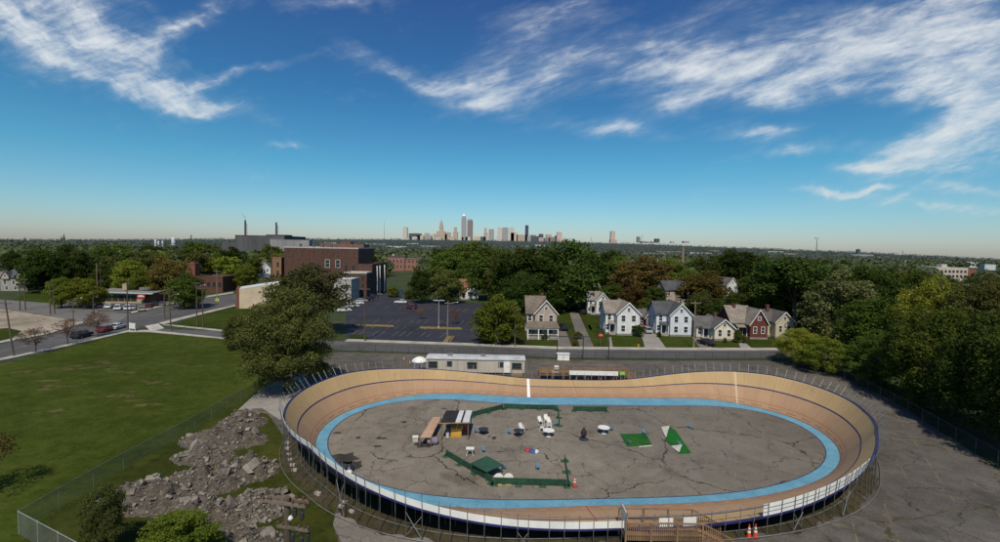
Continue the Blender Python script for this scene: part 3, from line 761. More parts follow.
def trunk_mb(Ht, z0, W, cen, rng, r=None, nb=7, forks=1):
    mb = MB(); r = r or Ht*.022
    top = Vector((rng.uniform(-.3, .3), rng.uniform(-.3, .3), z0 + (Ht - z0)*.5))
    pts = [Vector((0, 0, -.1)), Vector((0, 0, .6)), Vector((top.x*.5, top.y*.5, z0*.8 + .3)), top]
    rs = [r*1.5, r*1.05, r*.85, r*.45]
    for a, b, q, s in zip(pts, pts[1:], rs, rs[1:]): mb.tube(a, b, q, s, 7)
    sel = rng.choice(len(cen), min(nb, len(cen)), replace=False)
    for i in sel:
        e = Vector(cen[i]); k = rng.uniform(.15, .8); s = pts[2].lerp(top, k*k)
        mid = s.lerp(e, .5) + Vector((0, 0, -.05*Ht*rng.uniform(0, 1)))
        mb.tube(s, mid, r*.42, r*.28, 5); mb.tube(mid, e, r*.28, r*.08, 4)
    return mb
def mkmesh(name, mb, mats):
    o = mb.build(name, mats); me = o.data; bpy.data.objects.remove(o); return me
TREE_LIB = {}
def tree_lib(kind, seed):
    """crown and trunk meshes of one unit: 10 m wide, 12 m high"""
    k = (kind, seed)
    if k in TREE_LIB: return TREE_LIB[k]
    spec = {  # nblob, nleaf, leafsize, lumpy, z0, spread
        'near':  (230, 64000, .19, .21, .0, 1.1),
        'lush':  (190, 34000, .23, .20, .1, 1.1),
        'mid':   (110, 13000, .40, .26, .2, 1.1),
        'tall':  (120, 15000, .34, .24, .6, 1.2),
        'spread': (90, 11000, .38, .25, 4.6, 1.1),
        'far':   (44, 2600, .78, .34, .1, 1.0),
        'bare':  (60, 2600, .30, .24, 2.6, 1.2),
    }[kind]
    nb, nl, ls, lu, z0, sp_ = spec
    C, N, cen, rad, rng = crown_pts(seed*17 + len(kind), 10, 12 - z0, z0, nb, nl, lu, .75 if kind == 'near' else 1.0, {'near': 0, 'lush': 0, 'mid': .2}.get(kind, .6))
    V, Fq = leafcloud(C, N, ls, rng, sp_)
    tr = trunk_mb(12, z0 + .8, 10, cen, rng, nb=16 if kind in ('near', 'bare', 'tall', 'spread') else 8, r=.16 if kind == 'bare' else None)
    if kind == 'far':
        # one small mesh: leaves and trunk together
        n0 = len(V)
        mb = MB(); mb.tube((0,0,-.1), (0,0,6), .28, .12, 5)
        V2 = np.vstack([V, np.array(mb.v)]); F2 = [tuple(f) for f in Fq] + [tuple(i + n0 for i in f) for f in mb.f]
        me = bpy.data.meshes.new('tree'); me.from_pydata(V2.tolist(), [], F2)
        me.materials.append(FOL['mid']); me.materials.append(BARK)
        me.polygons.foreach_set('material_index', [0]*len(Fq) + [1]*len(mb.f)); me.update()
        TREE_LIB[k] = (me, None)
    else:
        me = npmesh('crown', V, Fq, 4, [FOL['mid']])
        TREE_LIB[k] = (me, mkmesh('trunk', tr, BARK))
    return TREE_LIB[k]
def link_mesh(name, me, parent=None, fol=None):
    o = bpy.data.objects.new(name, me); COL.objects.link(o)
    if parent is not None: o.parent = parent
    if fol is not None:
        o.material_slots[0].link = 'OBJECT'; o.material_slots[0].material = fol
    return o
def plant(kind, seed, tone, loc, width, height, label, group=None, name='tree', cat='tree', rz=None):
    rng = random.Random(seed*31 + int(loc[0]*7)); rz = rng.uniform(0, 6.28) if rz is None else rz
    a, b = tree_lib(kind, seed % 4)
    if b is None:
        o = link_mesh(name, a, None, FOL[tone]); o.location = loc
        tag(o, label, cat, group)
    else:
        o = thing(name, label, cat, loc, 0, group)
        link_mesh('trunk', b, o); link_mesh('crown', a, o, FOL[tone])
    o.rotation_euler = (0, 0, rz)
    o.scale = (width/10, width/10, height/12)
    return o
def tree_px(kind, seed, tone, x, yb, yt, wpx, label, group=None, name='tree', cat='tree', zb=0):
    p = at(x, yb, zb); d = p.y
    hgt = CAMH - zb - 0
    # height from the two levels at that distance
    hgt = (yb - yt) / FOC * d * 1.02
    return plant(kind, seed, tone, p, wpx/FOC*d*1.0, hgt, label, group, name, cat)

# trees that can be told apart
tree_px('near', 1, 'olive', 287, 391, 281, 104, 'broad olive green tree beside the left bend of the track and the field fence')
tree_px('tall', 2, 'pale', 309, 335, 260, 84, 'pale feathery tree in front of the brown brick warehouse, behind the broad olive tree')
tree_px('mid', 3, 'olive', 237, 349, 312, 30, 'low leaning olive tree at the field corner left of the broad olive tree')
tree_px('mid', 1, 'bright', 498, 344, 292, 50, 'round bright green tree between the car park and the beige porch house')
tree_px('tall', 2, 'dark', 521, 330, 268, 46, 'dark tree directly left behind the beige porch house')
tree_px('mid', 0, 'dark', 524, 312, 243, 76, 'very dark spreading tree over the left side of the beige porch house')
tree_px('mid', 3, 'dark', 568, 309, 236, 82, 'tallest dark tree behind the beige porch house, its top at the skyline')
tree_px('mid', 2, 'mid', 466, 286, 239, 50, 'green tree behind the brown roofed bungalow at the car park')
tree_px('mid', 1, 'brown', 642, 300, 255, 74, 'large browning tree behind the two white houses')
tree_px('mid', 0, 'brown', 703, 312, 268, 52, 'olive brown tree behind the small cream cottage')
tree_px('mid', 2, 'dark', 735, 296, 247, 56, 'dark tree left of the far white gable')
tree_px('spread', 3, 'dark', 794, 334, 258, 96, 'great dark tree with visible pale limbs right of the red brick house')
tree_px('tall', 0, 'dark', 757, 318, 268, 44, 'dark tree behind the red brick house roof')
tree_px('mid', 1, 'pale', 838, 346, 267, 66, 'pale green rounded tree right of the great dark tree')
tree_px('mid', 0, 'dark', 868, 340, 262, 64, 'dark green tree high in the right wood')
tree_px('lush', 0, 'bright', 798, 365, 325, 46, 'yellow green bush at the street end beside the far lot corner', name='bush', cat='bush')
tree_px('lush', 1, 'bright', 826, 373, 335, 48, 'bright bush at the lot edge right of the yellow green bush', name='bush', cat='bush')
tree_px('lush', 2, 'mid', 874, 384, 326, 58, 'mid green bushy tree on the lot edge behind the right bend')
tree_px('lush', 3, 'mid', 930, 408, 296, 100, 'tall leafy tree on the lot edge nearest the right bend')
tree_px('lush', 0, 'dark', 992, 438, 300, 108, 'dark leafy tree on the lot edge, second from the right frame side')
tree_px('lush', 1, 'mid', 1058, 474, 284, 130, 'largest leafy tree at the right end of the lot edge')
tree_px('lush', 2, 'bright', 925, 380, 270, 70, 'yellowish tree top rising behind the lot edge trees')
tree_px('lush', 3, 'olive', 972, 392, 272, 84, 'olive tree behind the largest leafy tree on the right')
tree_px('mid', 2, 'mid', 868, 362, 292, 60, 'green tree between the pale rounded tree and the lot edge')
tree_px('lush', 0, 'mid', 1040, 418, 270, 100, 'tree cut by the right side of the picture')
tree_px('mid', 0, 'dark', 421, 303, 266, 27, 'dark tree at the far left corner of the car park')
tree_px('mid', 3, 'olive', 445, 303.5, 266, 36, 'olive tree at the far side of the car park left of the bungalow')
tree_px('mid', 2, 'mid', 449, 292, 248, 44, 'green tree rising behind the far side of the car park')
tree_px('mid', 0, 'mid', 492, 300, 240, 56, 'tall green tree right of the bungalow at the car park')
tree_px('mid', 2, 'dark', 600, 292, 250, 46, 'dark tree behind the grey roofed house in the tree gap')
tree_px('mid', 3, 'mid', 668, 292, 256, 44, 'green tree right of the large browning tree')
BG = 'garden trees directly behind the street houses'
for i, (x, yb, yt, wd, tone) in enumerate(((612,304,282,26,'dark'),(632,310,284,30,'brown'),(655,312,285,30,'dark'),(646,318,296,18,'mid'),(700,322,288,30,'olive'),(716,324,300,24,'dark'),(734,322,290,30,'dark'),(752,324,296,26,'mid'),(772,326,294,28,'dark'),(806,330,290,34,'dark'),(815,340,312,24,'mid'),(586,304,280,22,'dark'),(552,314,285,30,'dark'),(510,318,285,30,'dark'),(575,296,270,30,'dark'),(690,296,268,34,'mid'),(758,300,268,34,'dark'),(625,296,270,30,'mid'))):
    tree_px('mid', i, tone, x, yb, yt, wd, {'dark': 'small dark tree in the back gardens of the street houses', 'mid': 'small green tree in the back gardens of the street houses', 'brown': 'small browning tree in the back gardens of the street houses', 'olive': 'small olive tree in the back gardens of the street houses'}[tone], BG)
tree_px('mid', 1, 'mid', 292, 302, 274, 26, 'green tree against the foot of the brown brick warehouse')
tree_px('lush', 2, 'mid', 393, 297, 285, 16, 'hedge like bush at the far left end of the car park', name='bush', cat='bush')
tree_px('lush', 3, 'olive', 410, 299, 289, 14, 'low olive bush at the far end of the car park', name='bush', cat='bush')
# sparse street trees along the avenue and in the car park
for i, (x, yb, yt, wd, lab) in enumerate(((36,353,326,30,'leftmost sparse russet street tree on the field side of the avenue'), (68,345,318,30,'middle sparse russet street tree on the field side of the avenue'), (98,336.5,309,30,'russet street tree nearest the corner sign of the field'),
        (421,319,307,13,'small thin tree left on the car park island'), (455,324,309,13,'small thin tree right on the car park island'))):
    tree_px('bare', i, 'rust', x, yb, yt, wd, lab, 'sparse young trees')
# left of the avenue
for i, (x, yb, yt, wd, tone, lab) in enumerate((
    (40,293,244,42,'dark','big dark round tree above the grey gabled house'), (71,291,243,40,'dark','big dark tree right of the round one above the gabled house'),
    (62,308,275,26,'bright','left one of the two yellow green trees beside the side street'), (85,308,276,36,'bright','right one of the two yellow green trees beside the side street'),
    (104,277,242,26,'mid','upright green tree left of the dark wall of trees behind the diner'), (104,294,263,26,'mid','small green tree between the lamp poles behind the diner lot'),
    (132,297,257,36,'bright','bright green tree directly behind the diner roof'), (146,300,268,36,'bright','light green tree behind the right end of the diner'),
    (170,300,254,40,'brown','browning tree between the diner and the brick chimney'), (186,308,272,42,'mid','green tree in front of the brick chimney on the avenue'),
    (122,268,243,30,'mid','green tree in the rear row left of centre behind the diner'), (196,270,240,38,'mid','tall green tree behind the brick chimney'),
    (150,266,243,32,'dark','dark tree in the rear row behind the diner'), (232,275,246,32,'dark','dark tree below the left end of the grey mill'),
    (245,290,262,26,'bright','small yellow green tree left of the small white house'), (212,268,243,28,'olive','greyish olive tree left of the dark tree below the mill'),
    (272,268,243,26,'mid','tree between the grey mill and the brown brick warehouse'), (12,274,250,20,'dark','dark tree at the left picture side beyond the gabled house'))):
    tree_px('mid', i, tone, x, yb, yt, wd, lab)
# bottom left
def near_plant(kind, seed, tone, p, wd, hg, lab, name='tree', cat='tree'): return plant(kind, seed, tone, p, wd, hg, lab, None, name, cat)
pb = at(190, 560, 0); near_plant('lush', 1, 'bright', at(175, 575, 0), 6.2, 4.3, 'yellow green bushy tree in front of the rubble at the bottom', 'bush', 'bush')
near_plant('lush', 2, 'olive', at(104, 556, 0), 3.4, 5.5, 'dark olive conical shrub left of the yellow green bush', 'bush', 'bush')
near_plant('bare', 2, 'brown', at(-26, 500, 0), 6.5, 6.6, 'brown twigged tree at the left picture side of the field')
for i, (x, y) in enumerate(((118,500),(99,512),(84,522),(140,489))):
    pass

# ---- the wooded neighbourhood: every tree a thing
keep = [(523,294,562,341,108),(600,298,694,340,112),(694,318,742,343,109),(722,306,770,342,108),(588,290,612,316,150),(340,278,388,312,170),(284,243,376,300,175),(256,260,276,282,260),
        (383,255,426,272,400),(456,274,482,300,195),(720,277,742,297,235),(636,257,684,268,420),(92,290,154,309,135),(180,261,222,293,185),(1,267,28,292,170),(232,232,286,250,700),(270,236,310,248,600),
        (345,291,482,343,200),(770,312,790,342,112),(640,275,684,300,175),(585,268,604,292,200),(565,308,600,347,150),(930,262,978,274,430),(590,300,640,346,120),(232,284,278,310,155)]
def road_clear(p):
    x, y = pj(p)
    if y > 344 - 0.0*x and 330 < x < 900: return False
    if 340 < x < 484 and y > 289 : return False
    if x < 345 and y > 296 and not (20 < x < 60 and y < 296): return False
    if x < 30 and y > 262: return False
    if x > 880 and y > 360: return False
    if 150 < x < 345 and y > 284: return False
    return True
env = [(-80,243),(0,246),(60,247),(140,246),(230,250),(290,250),(380,247),(430,242),(460,239.5),(500,240),(540,241),(575,238),(610,246),(650,250),(690,252),(730,248),(800,254),(850,259),(900,262),(950,272),(1000,272),(1100,276)]
def envy(x):
    for (a, va), (b, vb) in zip(env, env[1:]):
        if a <= x <= b: return va + (vb - va)*(x - a)/(b - a)
    return 270
placed = []; rng = random.Random(3); cnt = 0
cand = []
for k in range(30000):
    dy = 1/ (rng.uniform(1/78.0, 1/23.0)); x = rng.uniform(-60, 1060); cand.append((x, hor(x) + dy))
labels = {'dark': 'dark green tree in the wooded streets behind the houses', 'mid': 'mid green tree in the wooded streets behind the houses', 'bright': 'light green tree in the wooded streets behind the houses',
          'olive': 'olive tree in the wooded streets behind the houses', 'brown': 'browning autumn tree in the wooded streets behind the houses', 'pale': 'pale green tree in the wooded streets behind the houses'}
nwood = 0
for x, y in cand:
    if nwood >= 285: break
    p = at(x, y); d = p.y
    if d > 430 or not road_clear(p): continue
    wd = rng.uniform(9, 16); hg = rng.uniform(10, 24)
    ymax = envy(x) + abs(rng.gauss(0, 5)); hg = min(hg, (y - ymax)/FOC*d)
    if hg < 5: continue
    wd = min(wd, hg*1.25)
    if any((q[0]-p.x)**2 + (q[1]-p.y)**2 < (0.30*(wd+q[2]))**2 for q in placed): continue
    xw = wd/2/d*FOC; yt = y - hg/d*FOC
    if any(d < kd + 4 and x + xw > k0 and x - xw < k1 and y > y0 and yt < y1 for k0, y0, k1, y1, kd in keep): continue
    tone = rng.choices(['dark','mid','bright','olive','brown','pale'], [5,5,2,3,1.6,1.2] if x > 300 else [3,5,3,3,1.5,1])[0]
    o = plant('mid' if d < 210 else 'far', rng.randrange(4), tone, p, wd, hg, labels[tone], 'trees of the wooded streets, ' + tone, 'tree')
    placed.append((p.x, p.y, wd)); nwood += 1

print('wood trees', nwood)
# ---- the far wood that reads as one mass
rng = np.random.default_rng(11)
def far_wood(name, d0, d1, n, size, nl, fol, seed, lab):
    rng = np.random.default_rng(seed)
    dd = 1/rng.uniform(1/d1, 1/d0, n); aa = rng.uniform(-.98, .98, n)*1.02
    X = dd*np.tan(aa*.83); Y = dd
    okk = np.ones(n, bool)
    Z = np.array([ridge(a, b) for a, b in zip(X, Y)])
    hs = rng.uniform(.65, 1.25, n)*size
    C = []; N = []; S = []
    for x, y, zz, h in zip(X, Y, Z, hs):
        px, py = pj((x, y, zz)); 
        if any(k0 < px < k1 and y < kd and py - h/y*FOC < y1 and py > y0 for k0, y0, k1, y1, kd in keep if kd > 250): continue
        # nothing may rise above the land line too far
        if y < 700: h = min(h, max(3, (py - envy(px))/FOC*y))
        d = rng.normal(size=(nl, 3)); d /= np.linalg.norm(d, axis=1)[:, None]; d[:, 2] = np.abs(d[:, 2])*1.0
        c = d*np.array([h*.62, h*.62, h*.62])*rng.uniform(.7, 1.1, (nl, 1)) + np.array([x, y, zz + h*.36])
        C.append(c); N.append(d); S.append(np.full(nl, h*(.40 if nl > 25 else .30)))
    C = np.vstack(C); N = np.vstack(N); S = np.concatenate(S)
    V, Fq = leafcloud(C, N, S, rng, .5)
    o = bpy.data.objects.new(name, npmesh(name, V, Fq, 4, [fol])); COL.objects.link(o)
    tag(o, lab, 'woodland', kind='stuff')
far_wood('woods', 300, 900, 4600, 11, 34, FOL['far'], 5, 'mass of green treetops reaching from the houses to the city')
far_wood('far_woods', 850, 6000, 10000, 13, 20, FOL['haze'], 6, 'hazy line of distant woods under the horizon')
# ---------------------------------------------------------------- houses
def gable_y(mb, x0, x1, y0, y1, z0, ze, zr, mi=0):
    xm = (x0+x1)/2
    return mb.add([(x0,y0,z0),(x1,y0,z0),(x1,y0,ze),(xm,y0,zr),(x0,y0,ze),(x0,y1,z0),(x1,y1,z0),(x1,y1,ze),(xm,y1,zr),(x0,y1,ze)],
                  [(0,1,2,3,4),(9,8,7,6,5),(0,5,6,1),(1,6,7,2),(2,7,8,3),(3,8,9,4),(4,9,5,0)], mi)
def gable_x(mb, x0, x1, y0, y1, z0, ze, zr, mi=0):
    ym = (y0+y1)/2
    return mb.add([(x0,y0,z0),(x0,y1,z0),(x0,y1,ze),(x0,ym,zr),(x0,y0,ze),(x1,y0,z0),(x1,y1,z0),(x1,y1,ze),(x1,ym,zr),(x1,y0,ze)],
                  [(4,3,2,1,0),(5,6,7,8,9),(1,6,5,0),(2,7,6,1),(3,8,7,2),(4,9,8,3),(0,5,9,4)], mi)
def roof_y(mb, x0, x1, y0, y1, ze, zr, ov=.4, th=.16):
    xm = (x0+x1)/2; k = (zr-ze)/(xm-x0); e = ze - k*ov + th + .02; r = zr + th + .02
    mb.slab([(x0-ov,y0-ov,e),(xm,y0-ov,r),(xm,y1+ov,r),(x0-ov,y1+ov,e)], th)
    mb.slab([(xm,y0-ov,r),(x1+ov,y0-ov,e),(x1+ov,y1+ov,e),(xm,y1+ov,r)], th); return mb
def roof_x(mb, x0, x1, y0, y1, ze, zr, ov=.4, th=.16):
    ym = (y0+y1)/2; k = (zr-ze)/(ym-y0); e = ze - k*ov + th + .02; r = zr + th + .02
    mb.slab([(x0-ov,y0-ov,e),(x1+ov,y0-ov,e),(x1+ov,ym,r),(x0-ov,ym,r)], th)
    mb.slab([(x0-ov,ym,r),(x1+ov,ym,r),(x1+ov,y1+ov,e),(x0-ov,y1+ov,e)], th); return mb
PANE = glass('window_glass')
WHT = M('white_trim', (0.72, 0.71, 0.67), .12, 1.5, .6)
def window(root, x, y, z, w, h, trim=None, side='front', pane=None, bars=True):
    """a framed window on the front (facing -y) or on the left or right side"""
    mb = MB(); t_ = .11
    for a in ((-w/2-t_, w/2+t_, -h/2-t_, -h/2), (-w/2-t_, w/2+t_, h/2, h/2+t_), (-w/2-t_, -w/2, -h/2, h/2), (w/2, w/2+t_, -h/2, h/2)):
        mb.box(a[0], a[1], -.07, .05, a[2], a[3])
    if bars: mb.box(-w/2, w/2, -.05, .0, -.03, .03)
    o = mb.build('window', trim or WHT, root)
    MB().box(-w/2+.002, w/2-.002, -.025, .03, -h/2+.002, h/2-.002).build('pane', pane or PANE, o)
    o.location = (x, y, z); o.rotation_euler = (0, 0, {'front': 0, 'left': -PI/2, 'right': PI/2}[side])
    return o
def door(root, x, y, z, mat, w=.95, h=2.1):
    o = MB().box(-w/2-.12, w/2+.12, -.06, .05, 0, h+.12).build('door_frame', WHT, root); o.location = (x, y, z)
    d = MB().box(-w/2, w/2, -.09, -.061, .02, h).build('door', mat, o)
    return o
def chimney(roof, x, y, z0, z1, mat, s=.35):
    return MB().box(x-s, x+s, y-s, y+s, z0, z1).box(x-s-.08, x+s+.08, y-s-.08, y+s+.08, z1, z1+.18).build('chimney', mat, roof)
RED = siding('red_brick', (0.16, 0.060, 0.045), .2, .15, True)
BRN = siding('brown_brick', (0.112, 0.058, 0.042), .24, .34, True)
DOORM = M('dark_door', (0.035, 0.035, 0.05), .2)
def house(label, x, yb, fw, fd, eave, rise, ww, wd, setb, wall, roof, rz=0.0, porch=None, floors=2, trim=None, chim=None, weave=None, wrise=None, name='house', dz=0, attic=True, doorm=None, wallname='wall', lx=None, wside=True):
    p = at(x, yb); root = thing(name, label, 'house', (p.x, p.y, 0), rz)
    x0, x1 = -fw/2, fw/2; we = weave or eave; wr = wrise or rise
    base = .5
    mb = gable_y(MB(), x0, x1, 0, fd, base, eave, eave+rise)
    if ww: gable_x(mb, x0-ww, x0-.002, setb, setb+wd, base, we, we+wr)
    mb.build(wallname, wall, root)
    fb = MB().box(x0-.05, x1+.05, -.05, fd+.05, -.05, base-.002)
    if ww: fb.box(x0-ww-.05, x0-.06, setb-.05, setb+wd+.05, -.05, base-.002)
    fb.build('foundation', M('foundation_stone', (0.22, 0.20, 0.18), .2), root)
    rb = roof_y(MB(), x0, x1, 0, fd, eave, eave+rise)
    if ww: roof_x(rb, x0-ww, x0 + fw*.5, setb, setb+wd, we, we+wr - .03)
    ro = rb.build('roof', roof, root)
    # pale boards along the gable edges
    k = rise/(fw/2); tb = MB(); e = eave - k*.4 + .18; r = eave + rise + .18
    for s in (-1, 1):
        a = (s*(fw/2+.42), -.44); 
        vs = [(s*(fw/2+.42), -.44, e-.28), (0, -.44, r-.28), (0, -.44, r+.01), (s*(fw/2+.42), -.44, e+.01)]
        vs2 = [(q[0], -.40, q[2]) for q in vs]
        tb.add(vs + vs2, [(0,1,2,3),(7,6,5,4),(0,4,5,1),(1,5,6,2),(2,6,7,3),(3,7,4,0)])
    tb.build('gable_trim', trim or WHT, root)
    fh = (eave - base)/floors
    for f in range(floors):
        zc = base + fh*f + fh*.52
        lower_porch = porch == 'full' and f == 0
        for cx in (-.23, .23):
            if lower_porch and cx < 0: continue
            window(root, cx*fw, 0, zc, min(.95, fw*.17), min(1.55, fh*.58), trim)
        if wside and ww:
            window(root, x0 - ww*.62 if not (porch == 'corner' and f == 0) else x0 - ww*.78, setb, zc, .8, min(1.5, fh*.55), trim)
            for cy in (.3, .7): window(root, x0-ww, setb + wd*cy, zc, .8, min(1.45, fh*.55), trim, 'left')
        elif not ww:
            for cy in (.25, .6): window(root, x0, fd*cy, zc, .8, min(1.45, fh*.55), trim, 'left')
        for cy in (.25, .55): window(root, x1, fd*cy, zc, .8, min(1.45, fh*.55), trim, 'right')
    if attic: window(root, 0, 0, eave + rise*.36, .7, .8, trim)
    if porch == 'corner':
        dx = x0 - ww*.32
        door(root, dx, setb, base, doorm or DOORM)
        pz = base + 2.6
        MB().slab([(x0-ww*.75, setb-1.5, pz-.25), (x0-.06, setb-1.5, pz-.25), (x0-.06, setb-.03, pz+.35), (x0-ww*.75, setb-.03, pz+.35)], .12).build('porch_roof', roof, root)
        MB().box(x0-ww*.72, x0-.06, setb-1.4, setb-.06, 0, base-.05).box(dx-.6, dx+.6, setb-1.75, setb-1.4, 0, .25).build('porch_step', M('step_concrete', (0.28,0.26,0.23)), root)
        for q in (x0-ww*.68, x0-.2): MB().box(q-.06, q+.06, setb-1.4, setb-1.28, base-.05, pz-.37).build('porch_post', WHT, root)
    if porch == 'full':
        L, Rr = x0 - ww - .1, x1 + .1
        MB().box(L, Rr, -2.3, -.06, 0, base-.04).build('porch_floor', M('porch_floor', (0.25,0.22,0.2)), root)
        pz = base + 2.75
        MB().slab([(L-.3, -2.6, pz-.35), (Rr+.3, -2.6, pz-.35), (Rr-.2, -.03, pz+.85), (L+.2, -.03, pz+.85)], .14).build('porch_roof', roof, root)
        MB().box(L, Rr, -2.45, -2.3, pz-.75, pz-.45).build('porch_beam', trim or WHT, root)
        for q in (L+.12, L+(Rr-L)*.36, L+(Rr-L)*.66, Rr-.12): MB().box(q-.11, q+.11, -2.46, -2.24, 0, pz-.75).build('porch_post', trim or WHT, root)
        rb = MB().box(L, Rr, -2.38, -2.32, base+.72, base+.8)
        for q in range(26): xx = L + (Rr-L)*q/25; rb.box(xx-.02, xx+.02, -2.37, -2.33, base-.04, base+.72)
        rb.build('porch_railing', trim or WHT, root)
        door(root, x0 + fw*.24, 0, base, doorm or DOORM)
    if chim: chimney(ro, chim[0], chim[1], eave + rise*.3, eave+rise+chim[2], chim[3] if len(chim) > 3 else RED)
    return root
SG_W = siding('white_siding', (0.66, 0.67, 0.66)); SG_B = siding('pale_blue_siding', (0.60, 0.64, 0.70)); SG_P = siding('beige_siding', (0.42, 0.345, 0.29))
SG_C = siding('cream_siding', (0.66, 0.60, 0.47)); SG_T = siding('tan_siding', (0.50, 0.44, 0.32)); SG_R = siding('dark_red_siding', (0.15, 0.045, 0.036), .2, .15, True)
RF_G = shingle('grey_shingle', (0.105, 0.10, 0.098)); RF_B = shingle('brown_shingle', (0.16, 0.13, 0.105)); RF_D = shingle('slate_shingle', (0.075, 0.078, 0.085)); RF_T = shingle('tan_shingle', (0.23, 0.20, 0.17)); RF_R = shingle('rust_shingle', (0.20, 0.105, 0.06))
house('beige two storey house with a full width front porch beside the trees', 545.5, 337.8, 5.3, 10, 6.1, 3.0, 1.9, 6, 1.2, SG_P, RF_B, 0.03, 'full', 2, chim=(-.6, 4.5, 1.2), weave=6.1, wrise=3.6)
house('white two storey house with brown roof behind a dark shrub', 628, 335.6, 5.7, 9, 5.6, 2.75, 2.4, 6.2, 2.2, SG_W, RF_T, 0.02, 'corner', 2, chim=None)
house('pale blue white two storey house with slate grey roof beside a concrete drive', 680.5, 336.6, 5.4, 9, 5.6, 2.7, 2.9, 6.4, 2.0, SG_B, RF_D, 0.0, 'corner', 2, chim=None)
house('small cream one storey cottage with dark windows', 724, 340.8, 4.7, 9, 3.2, 2.0, 3.4, 5.5, 2.4, SG_C, RF_G, 0.0, 'corner', 1, chim=(-.2, 5, .8))
house('dark red brick house with white framed windows', 758.5, 339.4, 4.3, 11, 4.0, 3.4, 3.5, 7.5, 2.6, SG_R, RF_T, 0.0, 'corner', 1, chim=(-3.5, 6, .6), attic=True, weave=3.9, wrise=3.7)
house('tan house half hidden by the great dark tree', 784, 338.6, 4.6, 8, 4.3, 2.4, 3.6, 6, 2.0, SG_T, RF_G, 0.02, None, 1, chim=(-2, 4.5, 1.2))
house('white house with tan roof at the end of the long drive', 602.5, 315, 4.2, 8, 4.9, 2.4, 2.6, 5.5, 1.6, SG_W, RF_T, -0.05, 'corner', 2)
house('white gabled house far behind the dark red brick house', 732, 298, 7.0, 9, 6.0, 3.4, 0, 0, 0, SG_W, RF_G, 0.35, None, 2)
house('grey roofed house in the tree gap behind the dead end drive', 594, 297, 5.0, 8, 5.0, 3.0, 2.4, 5, 1.5, SG_W, RF_G, 0.1, None, 2)
house('brownish gabled house behind the pale blue house', 683, 306, 5.4, 10, 6.4, 3.2, 4.6, 6, 1.5, SG_P, RF_D, 0.3, None, 2, chim=(1.2, 3, 1.4))
house('small reddish house between the white and the pale blue houses', 650, 327.6, 2.6, 6, 3.0, 1.8, 1.2, 4, 1, SG_R, RF_G, 0.0, None, 1)
house('small bungalow with orange brown roof at the far side of the car park', 472, 300, 5.2, 9, 4.0, 2.0, 2.6, 8, 2.2, SG_W, RF_R, 0.05, 'corner', 1, weave=4.0, wrise=4.0)
house('small white gabled house left of the brown brick warehouse', 265, 277.6, 6.5, 9, 6.0, 3.2, 2, 6, 1.5, SG_W, RF_G, 0.2, None, 2)
# the gabled house at the left
p = at(14, 291); r_ = thing('house', 'grey house with dark hipped roof and two small front gables at the left picture side', 'house', (p.x, p.y, 0), .12)
MB().box(-4.9, 4.9, 0, 9, 0, 5.4).build('wall', siding('grey_siding', (0.30, 0.28, 0.26)), r_)
mb = MB().add([(-5.4,-.5,5.42),(5.4,-.5,5.42),(5.4,9.5,5.42),(-5.4,9.5,5.42),(-2.6,4.5,9.3),(2.6,4.5,9.3)], [(0,1,5,4),(1,2,5),(2,3,4,5),(3,0,4),(3,2,1,0)]); ro = mb.build('roof', RF_D, r_)
for gx in (-2.6, 2.6):
    g = gable_y(MB(), gx-1.3, gx+1.3, -.62, 3, 5.0, 6.2, 7.9).build('gable', siding('tan_timber', (0.42, 0.34, 0.24)), r_)
    roof_y(MB(), gx-1.3, gx+1.3, -.62, 3.4, 6.2, 7.9, .25, .12).build('gable_roof', RF_D, r_)
    window(r_, gx, -.62, 6.3, .8, 1.0); 
for gx in (-3.2, 0, 3.2): window(r_, gx, 0, 3.6, 1.0, 1.5); window(r_, gx+.6, 0, 1.3, 1.0, 1.4)
for gy in (2, 5.5): window(r_, 4.9, gy, 3.6, 1.0, 1.5, side='right')

# ---------------------------------------------------------------- larger buildings
def block(name, label, cat, d, px0, px1, top, depth, wall, roofm, parapet=.6, base=None, rz=0, par=None):
    """a flat roofed block: front at distance d between two columns, top at a survey height"""
    xl, xr = (px0-500)/FOC*d, (px1-500)/FOC*d; xc = (xl+xr)/2; wdt = xr-xl
    zb = base or 0
    yh = hor((px0+px1)/2); h = CAMH - (top - yh)/FOC*d - zb
    root = thing(name, label, cat, (xc, d, zb), rz) if par is None else par
    return root, wdt, h
def flat(root, w_, dp, h, wall, roofm, x=0, y=0, z0=0, par=.6, cop=None, wn='wall'):
    MB().box(x-w_/2, x+w_/2, y, y+dp, z0, h).build(wn, wall, root)
    ro = MB().box(x-w_/2+.3, x+w_/2-.3, y+.3, y+dp-.3, h+.003, h+.1).build('roof', roofm, root)
    c = MB()
    c.box(x-w_/2-.06, x+w_/2+.06, y-.06, y+.28, h+.002, h+par); c.box(x-w_/2-.06, x+w_/2+.06, y+dp-.28, y+dp+.06, h+.002, h+par)
    c.box(x-w_/2-.06, x-w_/2+.28, y+.281, y+dp-.281, h+.002, h+par); c.box(x+w_/2-.28, x+w_/2+.06, y+.281, y+dp-.281, h+.002, h+par)
    c.build('parapet', cop or wall, root); return ro
ROOF_W = M('white_membrane', (0.55, 0.54, 0.52), .15, .2, .7, stain=.4); ROOF_D = M('tar_roof', (0.06, 0.058, 0.056), .3, .3, .9)
COP = M('stone_coping', (0.40, 0.38, 0.35), .15)
